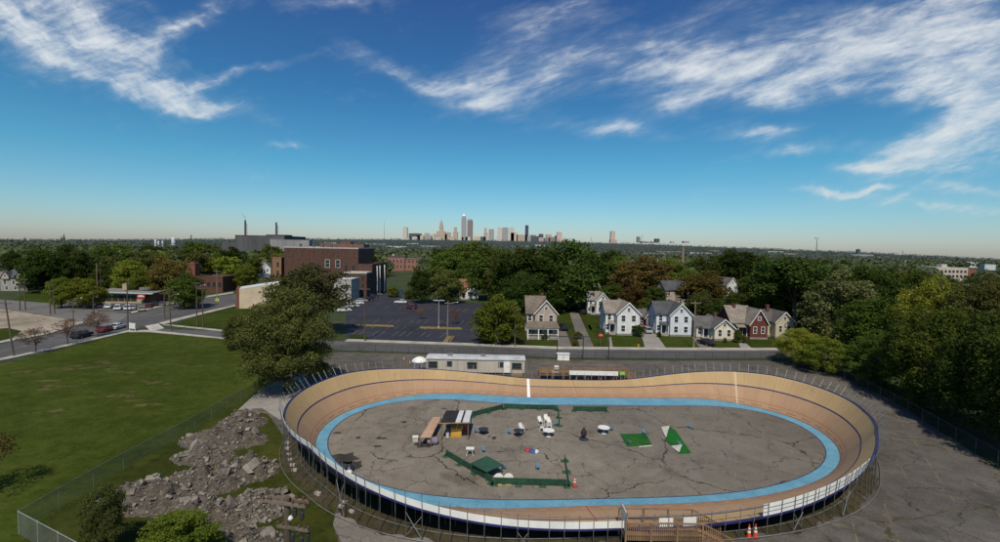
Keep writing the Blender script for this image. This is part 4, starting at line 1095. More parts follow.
# brown brick warehouse
root, wd_, h = block('brick_warehouse', 'long brown brick warehouse with pale roof and two white framed windows', 'warehouse', 192, 284, 358, 248.3, 24, None, None)
flat(root, wd_, 24, h, BRN, ROOF_W, par=.5, cop=COP)
for i, fx in enumerate((-.02, .12)):
    window(root, fx*wd_*1.0 + 3.2, 0, h-6.3, 1.7, 3.1, WHT)
for fx in (.335, .435):
    for zz in (h-8.2, h-13): window(root, fx*wd_, 0, zz, 1.15, 2.6, M('dark_frame', (.1,.085,.07)))
for fx in (-.4, -.25, -.1): window(root, fx*wd_, 0, h-13.5, 1.2, 2.4, M('dark_frame', (.1,.085,.07)))
for yy in (5, 11, 17):
    for zz in (h-4.5, h-9.5): window(root, wd_/2, yy, zz, 1.1, 2.3, M('dark_frame', (.1,.085,.07)), 'right')
MB().box(-wd_/2+13.6, -wd_/2+13.75, -.16, -.003, 2, h-1).box(wd_*.2, wd_*.2+.14, -.16, -.003, 2, h-1).build('downpipe', DSTL, root)
MB().box(-4, 15, 9, 18, h+.12, h+2.0).build('penthouse', M('rust_cladding', (0.13, 0.07, 0.055), .3), root)
MB().box(4.5, 9, 10, 14, h+2.01, h+3.0).tube((6.5,11.9,h+3), (6.5,11.9,h+3.8), .4).build('roof_tank', M('rust_cladding', (0.13, 0.07, 0.055), .3), root)
for q in (-.12, .0, .12, -.3): MB().box(q*wd_-.4, q*wd_+.4, 1.2, 2.0, h+.12, h+1.8).build('roof_vent', DSTL, root)
# annex wings of the same building
ax, ay = (372-500)/FOC*190 - root.location.x, -2
aw = 6.0; ah = CAMH - (266-244.2)/FOC*190
flat(root, aw, 24, ah, BRN, ROOF_D, x=ax-aw/2, y=ay, par=.7, wn='annex_wall')
for yy in (6.5, 11, 19): MB().tube((ax+.3, ay+yy, .2), (ax+.3, ay+yy, ah-.3), .28, n=8).build('vent_pipe', WHT, root)
for yy in (3.2, 8.8, 15.2, 21.5):
    for zz in (3, 6.4, 9.8): window(root, ax, ay+yy, zz, 1.0, 1.9, M('dark_frame', (.1,.085,.07)), 'right')
bw = 9.0; bx = (366.5-500)/FOC*182 - root.location.x - bw/2; bh = CAMH - (274-244.2)/FOC*182
flat(root, bw, 7.9, bh, BRN, ROOF_W, x=bx, y=-10, par=.5, cop=COP, wn='annex_wall')
for yy in (1.6, 4, 6.3):
    for zz in (2.3, 5.3, 8.2): window(root, bx+bw/2, -10+yy, zz, .9, 1.7, M('dark_frame', (.1,.085,.07)), 'right')
for xx in (-3, 0, 3):
    for zz in (5.3, 8.2): window(root, bx+xx, -10, zz, .9, 1.7, M('dark_frame', (.1,.085,.07)))
# chimney block left of it
root, wd_, h = block('brick_tower', 'narrow orange brown brick tower at the left end of the warehouse', 'tower', 196, 272, 281, 258, 5, None, None)
flat(root, wd_, 5, h, siding('orange_brick', (0.27, 0.15, 0.08), .22, .2, True), ROOF_D, par=.4)
MB().tube((-wd_/2-.7, 1, 0), (-wd_/2-.7, 1, h+4), .4, .3, 8).build('flue', BRN, root)
for zz in (5, 9, 12.5): window(root, .4, 0, zz, .8, 1.8, M('dark_frame', (.1,.085,.07)))
# pale flat roofed box in front of the warehouse
root, wd_, h = block('flat_house', 'pale grey flat roofed two storey building at the corner of the car park', 'building', 168, 333, 351, 280, 9, None, None)
flat(root, wd_, 10, h, siding('pale_grey_siding', (0.36, 0.35, 0.33)), ROOF_W, par=.35)
for zz in (2.4, 6.2):
    for yy in (2, 4.6, 7.4): window(root, wd_/2, yy, zz, .9, 1.6, None, 'right')
    for xx in (-2, 1.5): window(root, xx, 0, zz, .9, 1.6)
# long pale wall by the avenue
A = at(236.5, 308.5); ln = 14.0
root = thing('shop_building', 'low building with a long blank cream wall and red brick corner by the avenue', 'building', A, .05)
CREAM = M('cream_render', (0.50, 0.41, 0.29), .12, .3, .85, stain=.25)
MB().add([(.9,0,0),(ln,0,0),(ln,0,8.4),(.9,0,6.3),(-2.5,8,0),(ln-4,8,0),(ln-4,8,8.4),(-2.5,8,6.3)], [(0,1,2,3),(7,6,5,4),(0,4,5,1),(1,5,6,2),(2,6,7,3),(3,7,4,0)]).build('wall', CREAM, root)
MB().add([(0,-.08,0),(.895,-.08,0),(.895,-.08,6.7),(0,-.08,6.7),(-3.4,8,0),(-2.505,8,0),(-2.505,8,6.7),(-3.4,8,6.7)], [(0,1,2,3),(7,6,5,4),(0,4,5,1),(1,5,6,2),(2,6,7,3),(3,7,4,0)]).build('brick_corner', siding('corner_brick', (0.20, 0.07, 0.05), .2, .2, True), root)
MB().add([(.9,-.06,6.32),(ln,-.06,8.42),(ln-4,8.1,8.42),(-2.5,8.1,6.32),(.9,-.06,6.5),(ln,-.06,8.6),(ln-4,8.1,8.6),(-2.5,8.1,6.5)], [(3,2,1,0),(4,5,6,7),(0,1,5,4),(1,2,6,5),(2,3,7,6),(3,0,4,7)]).build('roof', ROOF_W, root)
# brick depot behind the avenue
root, wd_, h = block('brick_depot', 'low red brown brick depot across the avenue from the cream wall', 'building', 198, 193, 222, 277.5, 12, None, None)
flat(root, wd_, 13, h, siding('depot_brick', (0.145, 0.062, 0.045), .22, .2, True), ROOF_D, par=.5)
for i in range(5): window(root, -wd_/2+1.6+i*wd_/5.2, 0, 3.2, 1.3, 1.9, M('dark_frame', (.1,.085,.07)))
root, wd_, h = block('brick_chimney', 'square red brick chimney tower left of the low brick depot', 'chimney', 200, 186.5, 194.5, 264.5, 3, None, None)
MB().box(-wd_/2, wd_/2, 0, 3.4, 0, h).build('shaft', siding('chimney_brick', (0.24, 0.085, 0.055), .2, .2, True), root)
MB().box(-wd_/2-.15, wd_/2+.15, -.15, 3.55, h+.002, h+.5).box(-.8, .8, .9, 2.4, h+.502, h+1.2).build('cap', M('cap_brick', (0.16, 0.07, 0.05)), root)
MB().add([(-8,1,0),(-wd_/2-.01,1,0),(-wd_/2-.01,1,h-1.5),(-8,1,h-6),(-8,8,0),(-wd_/2-.01,8,0),(-wd_/2-.01,8,h-1.5),(-8,8,h-6)], [(0,1,2,3),(7,6,5,4),(3,2,6,7),(0,3,7,4),(1,5,6,2)]).build('lean_to', M('grey_board', (0.30,0.29,0.28)), root)
# grey mill with two stacks
root, wd_, h = block('grey_mill', 'huge dark grey windowless mill on the left horizon', 'factory', 540, 235, 284, 236.3, 40, None, None)
flat(root, wd_, 60, h, M('grey_cladding', (0.085, 0.085, 0.09), .25, .12, .8, streak=True), ROOF_D, par=1.0, cop=ROOF_D)
MB().box(-wd_/2+30, wd_/2-4, 12, 30, h+.15, h+2.5).build('roof_house', M('grey_cladding', (0.085,0.085,0.09)), root)
MB().box(-wd_/2-18, -wd_/2-.01, 4, 40, 0, h-8).build('side_wing', M('grey_cladding', (0.085,0.085,0.09)), root)
hm = h
root, wd_, h = block('mill_annex', 'paler grey mill hall right of the dark grey mill', 'factory', 530, 270, 309, 240.4, 30, None, None)
flat(root, wd_, 9, h, M('pale_cladding', (0.24, 0.235, 0.235), .2, .12, .8, streak=True), ROOF_W, par=.8)
for i, (px, yt, lab) in enumerate(((245.3, 220.5, 'left dark stack with thin antennas on the grey mill roof'), (276.2, 222.6, 'right dark stack on the grey mill roof'))):
    d = 555; X = (px-500)/FOC*d; top = CAMH - (yt - hor(px))/FOC*d
    root = thing('smoke_stack', lab, 'stack', (X, d, hm+.2))
    MB().tube((0,0,0), (0,0,top-hm), 1.15, .95, 10).build('shaft', M('dark_stack', (0.055, 0.055, 0.07)), root)
    MB().box(1.3, 1.9, -.5, .5, 0, (top-hm)*.8).build('ladder_cage', M('pale_steel', (0.45, 0.46, 0.48)), root)
    if i == 0: MB().tube((0,0,top-hm), (0,0,top-hm+6), .12, n=4).tube((-1.6,0,top-hm+3.5), (-3.4,0,top-hm+8), .1, n=4).tube((-.4,0,top-hm+1), (-1.6,0,top-hm+3.5), .1, n=4).build('antenna', DSTL, root)
# white process towers far left
for i, (px, yt, wpx, lab) in enumerate(((155.5, 239.5, 2, 'left slim white process tower on the horizon by the mill'), (158.5, 241, 1.8, 'second slim white process tower from the left'), (162.5, 240.8, 1.6, 'third slim white process tower from the left'), (173.5, 237.6, 3.6, 'widest white tower block on the horizon left of the mill'))):
    d = 880; X = (px-500)/FOC*d; top = CAMH - (yt - hor(px))/FOC*d; r2 = wpx/FOC*d/2
    root = thing('process_tower', lab, 'tower', (X, d, 0))
    MB().lathe([(r2,0),(r2,top*.93),(r2*.7,top)], n=10).build('shell', M('white_tank', (0.58, 0.60, 0.64), .12, .1), root)
    MB().lathe([(r2*1.15,top*.6),(r2*1.15,top*.62)], n=10).box(r2, r2+.6, -.3, .3, 0, top*.9).build('platform', DSTL, root)
root, wd_, h = block('dark_shed', 'dark industrial shed right of the white towers', 'factory', 860, 176, 196, 243.3, 30, None, None)
flat(root, wd_, 30, h, M('dark_shed', (0.05,0.055,0.065)), ROOF_D)
MB().tube((3,10,h), (3,10,h+16), .9, .8, 8).tube((-8,8,h), (-8,8,h+4), .8, .8, 6).build('stack', M('dark_stack', (0.055,0.055,0.07)), root)
# pink brick row
root, wd_, h = block('brick_block', 'pinkish brick two storey block beyond the car park end', 'building', 388, 387.5, 423, 257.3, 12, None, None)
PNK = siding('pink_brick', (0.33, 0.155, 0.115), .3, .15, True)
MB().box(-wd_/2, -wd_*.02, 0, 12, 0, h).box(-wd_*.02+.01, wd_/2, 1.2, 12, 0, h-1.6).build('wall', PNK, root)
MB().box(-wd_/2-.2, -wd_*.02+.2, -.2, 12.2, h+.01, h+.9).build('roof', RF_D, root)
MB().box(-wd_*.02+.22, wd_/2+.2, 1.0, 12.2, h-1.59, h-.5).build('roof', RF_B, root)
for i in range(9):
    for zz in (3.4, 8.0): window(root, -wd_/2+1.7+i*wd_/9.3, 0 if i < 4 else 1.2, zz, 1.3, 2.3, M('pale_frame', (.4,.3,.26)))
MB().box(-wd_/2+3, -wd_/2+4.4, 4, 5.4, h+.9, h+2.6).build('chimney', COP, root)
# tan school
root, wd_, h = block('school', 'long low tan brick school among the trees right of the skyline', 'school', 432, 640, 683, 260.3, 14, None, None)
TAN = siding('tan_brick', (0.36, 0.24, 0.15), .3, .12, True)
flat(root, wd_, 16, h, TAN, ROOF_W, par=.6, cop=COP)
for i in range(14):
    window(root, -wd_/2+1.6+i*wd_/14.1, 0, h-2.6, 1.5, 2.0, M('pale_frame', (.4,.3,.26)))
root = thing('school_chimney', 'tall tan chimney beside the tan brick school', 'chimney', ((682.5-500)/FOC*428, 428, 0))
tp_ = CAMH - (247.5-hor(682))/FOC*428
MB().lathe([(1.1,0),(.85,tp_),(1.0,tp_+.1),(1.0,tp_+.8)], n=10).build('shaft', TAN, root)
# cream factory on the right
root, wd_, h = block('cream_factory', 'cream flat factory with red end bay at the right behind the wood', 'factory', 392, 936, 968, 268, 14, None, None)
CRF = M('cream_factory', (0.46, 0.42, 0.35), .15, .2)
flat(root, wd_, 16, h, CRF, ROOF_W, par=.5)
MB().box(wd_/2+.01, wd_/2+7, .5, 14, 0, h-1).build('red_bay', M('red_render', (0.23, 0.07, 0.045)), root)
for i in range(8):
    window(root, -wd_/2+1.8+i*wd_/8.2, 0, h-3, 2.0, 2.2, M('pale_frame', (.4,.3,.26)))
    window(root, -wd_/2+1.8+i*wd_/8.2, 0, h-7, 2.0, 2.2, M('pale_frame', (.4,.3,.26)))
MB().box(-6, -1.5, 3, 8, h+.12, h+3).build('roof_house', CRF, root)
# diner
root, wd_, h = block('diner', 'small cream drive-in diner with pale blue roof edge behind parked cars', 'restaurant', 158, 99, 150, 296.0, 10, None, None)
h = 3.4
root.rotation_euler = (0, 0, .12)
MB().box(-wd_/2, wd_/2*.62, 0, 8, 0, h).build('wall', M('cream_panel', (0.36, 0.30, 0.19), .15), root)
MB().box(wd_/2*.62+.01, wd_/2, 1, 8, 0, h-.2).build('brick_end', siding('diner_brick', (0.16,0.08,0.06), .2, .15, True), root)
MB().slab([(-wd_/2-1.2,-1.4,h+.75),(wd_/2+.6,-1.4,h+.25),(wd_/2+.6,8.6,h+.45),(-wd_/2-1.2,8.6,h+.95)], .22).build('roof', M('gravel_roof', (0.20,0.18,0.165), .3), root)
MB().slab([(-wd_/2-1.25,-1.46,h+.80),(wd_/2+.64,-1.46,h+.30),(wd_/2+.64,-1.41,h+.30),(-wd_/2-1.25,-1.41,h+.80)], .42).build('fascia', M('pale_blue_fascia', (0.36,0.50,0.52)), root)
for i in range(6): window(root, -wd_/2+1.5+i*1.95, 0, 1.7, 1.6, 1.9, M('dark_frame', (.1,.085,.07)))
MB().box(-3.0, -1.6, 3, 4.4, h+.85, h+3.1).build('chimney', M('cream_panel', (0.50,0.42,0.27)), root)
MB().box(1.8, 5.6, 4, 7, h+.85, h+1.7).build('roof_unit', GALV, root)
s = MB().box(4.6, 7.0, -1.62, -1.5, h-1.5, h-.2).build('sign', M('red_sign', (0.42, 0.035, 0.03)), root)
MB().box(4.8, 6.8, -1.66, -1.63, h-1.0, h-.75).box(5.0, 6.4, -1.66, -1.63, h-.6, h-.4).build('lettering', WHT, s)
root, wd_, h = block('shed_block', 'brown flat roofed block behind the right end of the diner', 'building', 172, 132, 156, 293.5, 8, None, None)
flat(root, wd_, 9, 5.0, M('brown_render', (0.16,0.12,0.10)), M('brown_roof', (0.17,0.14,0.13)), par=.4)

# many little roofs out in the woods
rng = random.Random(21)
WL = [M('far_white', (0.50,0.51,0.52), .1, .05), M('far_tan', (0.34,0.28,0.22), .1, .05), M('far_brick', (0.22,0.12,0.10), .1, .05), M('far_grey', (0.26,0.27,0.29), .1, .05)]
spots = [(465,247.6,22,0),(487,246.3,14,3),(652,254.3,36,0),(668,252.6,26,1),(700,254,22,0),(712,252,12,2),(775,252.6,16,0),(790,255,14,1),(795,257.6,9,0),(808,259.6,9,0),(838,262,16,1),(862,256,20,3),(878,258.5,8,1),(893,260.5,10,0),(909,261.5,14,1),
         (925,264,10,0),(952,262.5,12,0),(972,263.6,10,0),(990,266,10,0),(984,277,14,0),(994,274.5,10,0),(966,287,24,2),(940,259,6,2),(430,247,20,3),(395,247.5,22,0),(375,245,20,3),(330,243.6,12,1),(412,244.5,12,0),(300,243,10,3),(520,247,18,3),(540,246,10,0),
         (14,249,16,2),(24,251,10,2),(5,256,14,0),(18,258.6,8,0),(52,249,8,1),(124,247.5,10,0),(108,287,9,0),(84,277.5,7,0),(740,264,9,0),(756,268,10,1),(620,262,10,1),(706,262,8,2),(888,268,7,0),(905,292,10,0),(925,286.5,12,0)]
for x, y, wpx, k in spots:
    dy = y - hor(x)
    d = min(2600, max(250, 10120/max(dy + 4, 3.6)))
    p = Vector(((x-500)/FOC*d, d, 0)); zb = ridge(p.x, p.y)
    wm = wpx/FOC*d; top = CAMH - (y - 1.2 - hor(x))/FOC*d; hh = max(4, min(16, top - zb))
    root = thing('far_building', 'small pale or brick flat building far off among the treetops', 'building', (p.x, p.y, top-hh), rng.uniform(-.15, .15), 'far flat buildings')
    b = MB().box(-wm/2, wm/2, 0, wm*.6, -6, hh); b.build('wall', WL[k], root)
    MB().box(-wm/2-.2, wm/2+.2, -.2, wm*.6+.2, hh+.01, hh+.6).build('roof', WL[0] if rng.random() < .5 else WL[3], root)
# ---------------------------------------------------------------- skyline
def tower_mat(name, lit, rows=3.9, cols=3.2, dark=.45):
    if name in MATS: return MATS[name]
    m, t, b = newmat(name)
    tc = t.n('ShaderNodeTexCoord').outputs['Object']; s = t.n('ShaderNodeSeparateXYZ'); t.l(tc, s.inputs[0])
    f1 = t.math('LESS_THAN', t.math('FRACT', t.math('DIVIDE', s.outputs[2], rows*2)), .45)
    f2 = t.math('LESS_THAN', t.math('FRACT', t.math('DIVIDE', t.math('ADD', s.outputs[0], s.outputs[1]), cols*2)), .5)
    n = t.noise(tc, .02, 3)
    c = t.mix(t.math('MULTIPLY', t.math('MULTIPLY', f1, f2), dark), lit, tuple(x*.35 for x in lit))
    c = t.mix(t.math('MULTIPLY', n, .3), c, tuple(x*.6 for x in lit))
    t.l(c, b.inputs['Base Color']); b.inputs['Roughness'].default_value = .6
    MATS[name] = m; return m
TM = {'tan': tower_mat('tower_tan', (0.48,0.38,0.30)), 'grey': tower_mat('tower_grey', (0.36,0.34,0.34)), 'brown': tower_mat('tower_brown', (0.26,0.215,0.20)), 'white': tower_mat('tower_white', (0.60,0.55,0.48)),
      'dark': tower_mat('tower_dark', (0.085,0.10,0.125)), 'blue': tower_mat('tower_blue', (0.06,0.085,0.13)), 'cream': tower_mat('tower_cream', (0.60,0.50,0.38)), 'pink': tower_mat('tower_pink', (0.60,0.44,0.38))}
DS = 5350
def tower(px, yt, wpx, m_, label, kind='slab', d=DS, yb=241.5):
    X = (px-500)/FOC*d; zt = CAMH - (yt - hor(px))/FOC*d; zb = CAMH - (yb - hor(px))/FOC*d - 12; W = wpx/FOC*d; Hh = zt - zb
    root = thing('tower', label, 'skyscraper' if Hh > 70 else 'city building', (X, d, zb))
    W2 = W*.86
    if kind == 'slab':
        MB().box(-W2/2, W2/2, 0, W*.8, 0, Hh*.97).build('shaft', TM[m_], root)
        MB().box(-W2*.3, W2*.3, W*.2, W*.6, Hh*.9701, Hh).build('roof_house', TM['grey'], root)
    elif kind == 'step':
        MB().box(-W2/2, W2/2, 0, W*.8, 0, Hh*.7).build('shaft', TM[m_], root)
        MB().box(-W2*.36, W2*.2, W*.1, W*.7, Hh*.701, Hh).build('upper_shaft', TM[m_], root)
    elif kind == 'key':
        MB().box(-W2/2, W2/2, 0, W*.86, 0, Hh*.80).build('shaft', TM[m_], root)
        MB().box(-W2*.40, W2*.40, W*.08, W*.76, Hh*.8001, Hh*.885).build('upper_shaft', TM[m_], root)
        c = W*.42
        MB().add([(-W2*.36,c-W*.3,Hh*.8852),(W2*.36,c-W*.3,Hh*.8852),(W2*.36,c+W*.3,Hh*.8852),(-W2*.36,c+W*.3,Hh*.8852),(0,c,Hh*.965)], [(0,1,4),(1,2,4),(2,3,4),(3,0,4),(3,2,1,0)]).build('pyramid_roof', M('bright_metal', (0.7,0.7,0.7), .05, .1, .35), root)
        MB().tube((0,c,Hh*.96), (0,c,Hh), W*.04, W*.02, 5).build('spire', M('bright_metal', (0.7,0.7,0.7)), root)
    elif kind == 'terminal':
        MB().box(-W*1.75, W*1.5, 0, W*2, 0, Hh*.36).box(-W*1.0, W*.95, W*.1, W*1.7, Hh*.3601, Hh*.47).build('base', TM[m_], root)
        MB().box(-W2*.5, W2*.5, W*.3, W*1.2, Hh*.4702, Hh*.70).build('shaft', TM[m_], root)
        MB().box(-W2*.38, W2*.38, W*.36, W*1.1, Hh*.7002, Hh*.80).lathe([(W2*.30,Hh*.8002),(W2*.28,Hh*.86),(W2*.15,Hh*.90),(W2*.05,Hh*.97),(W2*.02,Hh)], (0,W*.73,0), 8).build('crown', TM[m_], root)
    elif kind == 'round':
        MB().box(-W2/2, W2/2, 0, W*.8, 0, Hh*.85).lathe([(W2*.5,Hh*.8502),(W2*.48,Hh*.93),(W2*.3,Hh)], (0,W*.4,0), 14).build('shaft', TM[m_], root)
for a in ((404.4,227,5.2,'white','pale slab tower at the left end of the skyline'),(409,237,4,'tan','low tan block beside the pale slab at the left end of the skyline'),(414,233.2,13,'dark','wide dark low block left of the old stone tower'),(419.5,235.4,8,'cream','cream block below the wide dark one on the skyline'),(426,233,5,'tan','tan block left of the old stone tower group'),(429.5,234.5,4,'cream','small cream block touching the old stone tower group'),
          (440.2,218.6,4.2,'tan','old stone tower with stepped crown and pointed spire','terminal'),(447,232.2,6,'tan','tan shoulder block right of the old stone tower'),(454.8,227.3,5.4,'tan','tan block with narrower top left of the tallest tower','step'),(462.9,212.6,5.2,'grey','tallest skyscraper with pyramid roof and spire','key'),(469.2,219.2,6.2,'brown','brown grey round topped tower right of the tallest one','round'),
          (477,236.5,8,'cream','low cream blocks right of the brown grey tower'),(485,228,4.4,'tan','tan stepped tower right of centre on the skyline','step'),(490.6,229,6,'grey','grey tan tower beside the tan stepped one'),(498.8,227.6,5,'white','white slab tower left of the grey one'),(504.4,227.4,7.5,'grey','grey slab tower right of the white slab'),(511,227.6,5.5,'white','pale grey slab tower behind a grey one'),
          (513.5,232.5,8,'cream','cream mid rise right of the pale grey slab'),(521,234.6,12,'tan','low tan block left of the dark blue tower'),(526,225,3.8,'blue','slender dark blue tower'),(532.4,234.8,7,'brown','brownish block right of the dark blue tower'),(540.4,233.8,5.2,'dark','dark square block right of the dark blue tower'),(548,234.4,6.4,'tan','tan block left of the pale end block'),(558.6,232,5.6,'pink','pale end block at the right of the skyline'),
          (612,231,5,'pink','lone pinkish slab tower right of the city'),(637.8,236.6,3.6,'brown','small brown slab tower right of the lone pinkish one'),(656.5,238.6,5,'dark','dark low block on the horizon right of the brown slab')):
    tower(a[0], a[1], a[2], a[3], a[4], a[5] if len(a) > 5 else 'slab')
rng = random.Random(4)
for i in range(44):
    px = rng.choice([rng.uniform(402, 565), rng.uniform(402, 565), rng.uniform(402, 565), rng.uniform(575, 700)]); 
    tower(px, rng.uniform(235.6, 238.4) + (1.6 + 0.022*(px-560) if px > 560 else 0), rng.uniform(3, 8), rng.choice(['cream','tan','white','grey','brown','dark']), 'low city block along the foot of the skyline', d=5200 if i % 2 else 5450, yb=242)
for o in COL.objects:
    if o.get('label') == 'low city block along the foot of the skyline': o['group'] = 'low blocks below the skyline'
# masts and spires on the horizon
def mast(px, yt, yb, d, label, r=.35, cat='mast', name='radio_mast'):
    X = (px-500)/FOC*d; zt = CAMH - (yt-hor(px))/FOC*d; zb = ridge(X, d)
    root = thing(name, label, cat, (X, d, zb)); hgt = zt - zb
    mb = MB()
    for k in range(3): a = 2*PI*k/3; mb.tube((r*2*math.cos(a), r*2*math.sin(a), 0), (r*.4*math.cos(a), r*.4*math.sin(a), hgt), r*.5, r*.3, 4)
    mb.build('lattice', M('mast_steel', (0.16,0.17,0.19)), root)
    return root, hgt
mast(384, 221, 244, 1500, 'hair thin radio mast left of the skyline', .5)
mast(641, 234, 245, 1800, 'thin radio mast right of the small brown slab tower', .6)
mast(901.5, 250.5, 262, 1600, 'short dark mast on the right horizon', .9)
r_, hg = mast(815.5, 239, 262, 620, 'tall stadium light mast on the right horizon', .45, 'light mast', 'light_mast')
MB().box(-2.6, 2.6, -.5, .5, hg-.2, hg+2.2).build('lamp_panel', M('pale_steel', (0.45,0.46,0.48)), r_)
mast(563.5, 236.6, 245, 2400, 'left one of two short stacks right of the skyline', 1.3); mast(590.5, 236.8, 245, 2400, 'right one of two short stacks right of the skyline', 1.3)
for px, yt, lab in ((64, 233.4, 'dark pointed church spire on the left horizon'), (61.5, 236.2, 'lower church spire beside the pointed one'), (25, 237.2, 'tiny spire at the far left horizon')):
    d = 2600; X = (px-500)/FOC*d; zt = CAMH - (yt-hor(px))/FOC*d; zb = ridge(X, d)
    root = thing('church_spire', lab, 'church', (X, d, zb)); hgt = zt-zb
    MB().box(-4, 4, -4, 4, -2, hgt*.45).build('belfry', M('far_stone', (0.10,0.105,0.115)), root)
    MB().lathe([(4.6, hgt*.4501), (.3, hgt)], n=8).build('spire', M('far_slate', (0.055,0.065,0.075)), root)
# pointed water tower and dark blocks along the right horizon
for px, yt, lab in ((922, 257, 'small pinkish block on the right horizon'), (858, 249.4, 'small dark tower block on the right horizon')):
    d = 2400; X = (px-500)/FOC*d; zt = CAMH - (yt-hor(px))/FOC*d; zb = ridge(X, d)
    root = thing('tower', lab, 'building', (X, d, zb - 6)); MB().box(-8, 8, 0, 12, 0, zt-zb+6).build('shaft', TM['dark' if px == 858 else 'pink'], root)
    MB().box(-3, 3, 3, 8, zt-zb+6.01, zt-zb+9).build('roof_house', TM['dark'], root)
# ---------------------------------------------------------------- fences
def mesh_mat(name, col, cover):
    m = bpy.data.materials.new(name); m.use_nodes = True; nt = m.node_tree; nt.nodes.clear(); t = NT(nt)
    out = t.n('ShaderNodeOutputMaterial'); p = t.n('ShaderNodeNewGeometry').outputs['Position']
    d = t.n('ShaderNodeBsdfDiffuse'); n = t.noise(p, .8, 3)
    t.l(t.mix(n, tuple(c*.7 for c in col), tuple(c*1.3 for c in col)), d.inputs[0])
    tr = t.n('ShaderNodeBsdfTransparent'); mx = t.n('ShaderNodeMixShader')
    t.l(t.math('MULTIPLY_ADD', n, cover*.5, cover*.75), mx.inputs[0]); t.l(tr.outputs[0], mx.inputs[1]); t.l(d.outputs[0], mx.inputs[2]); t.l(mx.outputs[0], out.inputs[0])
    return m
CHAIN = mesh_mat('chain_link', (0.20, 0.22, 0.19), .3); CHAIN2 = mesh_mat('black_chain_link', (0.05, 0.05, 0.05), .22)
def fence(label, px, h, spacing, meshm, postm, r=.03, rail=True, name='chain_link_fence'):
    P = [at(x, y) for x, y in px]; root = thing(name, label, 'fence', P[0]); o = P[0]
    L = [(b-a).length for a, b in zip(P, P[1:])]; tot = sum(L); n = max(2, round(tot/spacing))
    Q = []
    for k in range(n+1):
        s = tot*k/n; i = 0
        while i < len(L)-1 and s > L[i]: s -= L[i]; i += 1
        Q.append(P[i].lerp(P[i+1], min(1, s/L[i])) - o)
    mb = MB()
    for a, b in zip(Q, Q[1:]): mb.quad(a + Vector((0,0,.05)), b + Vector((0,0,.05)), b + Vector((0,0,h-.02)), a + Vector((0,0,h-.02)))
    mb.build('fence_mesh', meshm, root)
    for q in Q: MB().tube(q + Vector((0,.04,-.05)), q + Vector((0,.04,h+.08)), r, n=5).build('post', postm, root)
    if rail: MB().path([q + Vector((0,.04,h)) for q in Q], r*.75, 4).build('top_rail', postm, root)
    return root
PALE = M('pale_galvanised', (0.42, 0.44, 0.44), .2, 2, .5, .3)
fence('chain link fence between the big grass field and the rubble heaps', [(268,388),(236,405),(183,437.5),(113,476.5),(34,524),(19,534)], 1.75, 3.2, CHAIN, M('dull_post', (.22,.24,.22), .2, 2, .5, .3), .022)
fence('short return of the field fence at the bottom left picture edge', [(18.4,534.5),(80,570)], 1.75, 2.6, CHAIN, PALE, .03)
fence('low chain link fence along the near side of the street', [(286,357),(352,351.4),(450,354.6),(560,358.8),(680,359.6),(792,359.4)], 1.5, 3.4, CHAIN2, M('dark_post', (.05,.055,.05)), .035)
fence('chain link fence along the foot of the right hand trees', [(800,362),(850,383),(900,409),(1000,468),(1060,500)], 1.7, 3.2, CHAIN2, DSTL, .03)
BLK = M('dark_green_steel', (0.025, 0.03, 0.028), .2)
g = thing('gate_frame', 'tall dark steel goal shaped frame standing over the street fence', 'gate', at(583, 359.6))
for dx in (-5.1, 0, 5.1): MB().tube((dx, .25, 0), (dx, .25, 4.5), .085, n=6).build('post', BLK, g)
MB().tube((-5.1, .25, 4.5), (5.1, .25, 4.5), .085, n=6).build('crossbar', BLK, g)
g = thing('dumpster', 'blue metal dumpster at the far end of the car park', 'dumpster', at(400, 293.5))
MB().add([(-1.1,-.7,.15),(1.1,-.7,.15),(1.1,.7,.15),(-1.1,.7,.15),(-1.25,-.85,1.35),(1.25,-.85,1.35),(1.25,.85,1.6),(-1.25,.85,1.6)], [(3,2,1,0),(4,5,6,7),(0,1,5,4),(1,2,6,5),(2,3,7,6),(3,0,4,7)]).build('bin', M('blue_steel', (.03,.07,.22)), g)
MB().slab([(-1.3,-.9,1.44),(1.3,-.9,1.44),(1.3,.9,1.69),(-1.3,.9,1.69)], .06).build('lid', M('dark_lid', (.03,.03,.04)), g); MB().box(-1.0,1.0,-.6,.6,0,.149).build('skid', DSTL, g)
g = thing('utility_cabinet', 'white metal cabinet in front of the street fence', 'cabinet', at(563, 360.5))
MB().box(-1.15,1.15,-.5,.5,.12,1.35).build('housing', WHT, g); MB().box(-1.25,1.25,-.6,.6,1.352,1.45).build('lid', M('pale_lid', (.6,.6,.6)), g); MB().box(-1.0,1.0,-.4,.4,0,.119).build('plinth', CONC, g)
MB().box(-.02,.02,-.53,-.502,.2,1.3).box(.1,.16,-.55,-.502,.6,.85).build('door_handle', DSTL, g)

# ---------------------------------------------------------------- trailer and timber stands
root = thing('site_trailer', 'long beige office trailer with pale roof behind the far rim of the track', 'trailer', (-3.85, 77.2, 0), .0)
TRW = M('trailer_panel', (0.44, 0.40, 0.33), .14, .5, .7, streak=True)
L_ = 8.35
MB().box(-L_, L_, 0, 3.3, .55, 2.75).build('body', TRW, root)
MB().slab([(-L_-.12,-.15,2.83),(L_+.12,-.15,2.83),(L_+.12,1.65,3.02),(-L_-.12,1.65,3.02)], .1).slab([(-L_-.12,1.652,3.02),(L_+.12,1.652,3.02),(L_+.12,3.45,2.83),(-L_-.12,3.45,2.83)], .1).build('roof', M('trailer_roof', (0.46,0.47,0.47), .2, .4, .6, stain=.35), root)
for i in range(15): x = -L_ + .55 + i*1.18; MB().box(x-.02, x+.02, -.02, -.002, .6, 2.7).build('panel_seam', M('seam', (.25,.23,.2)), root)
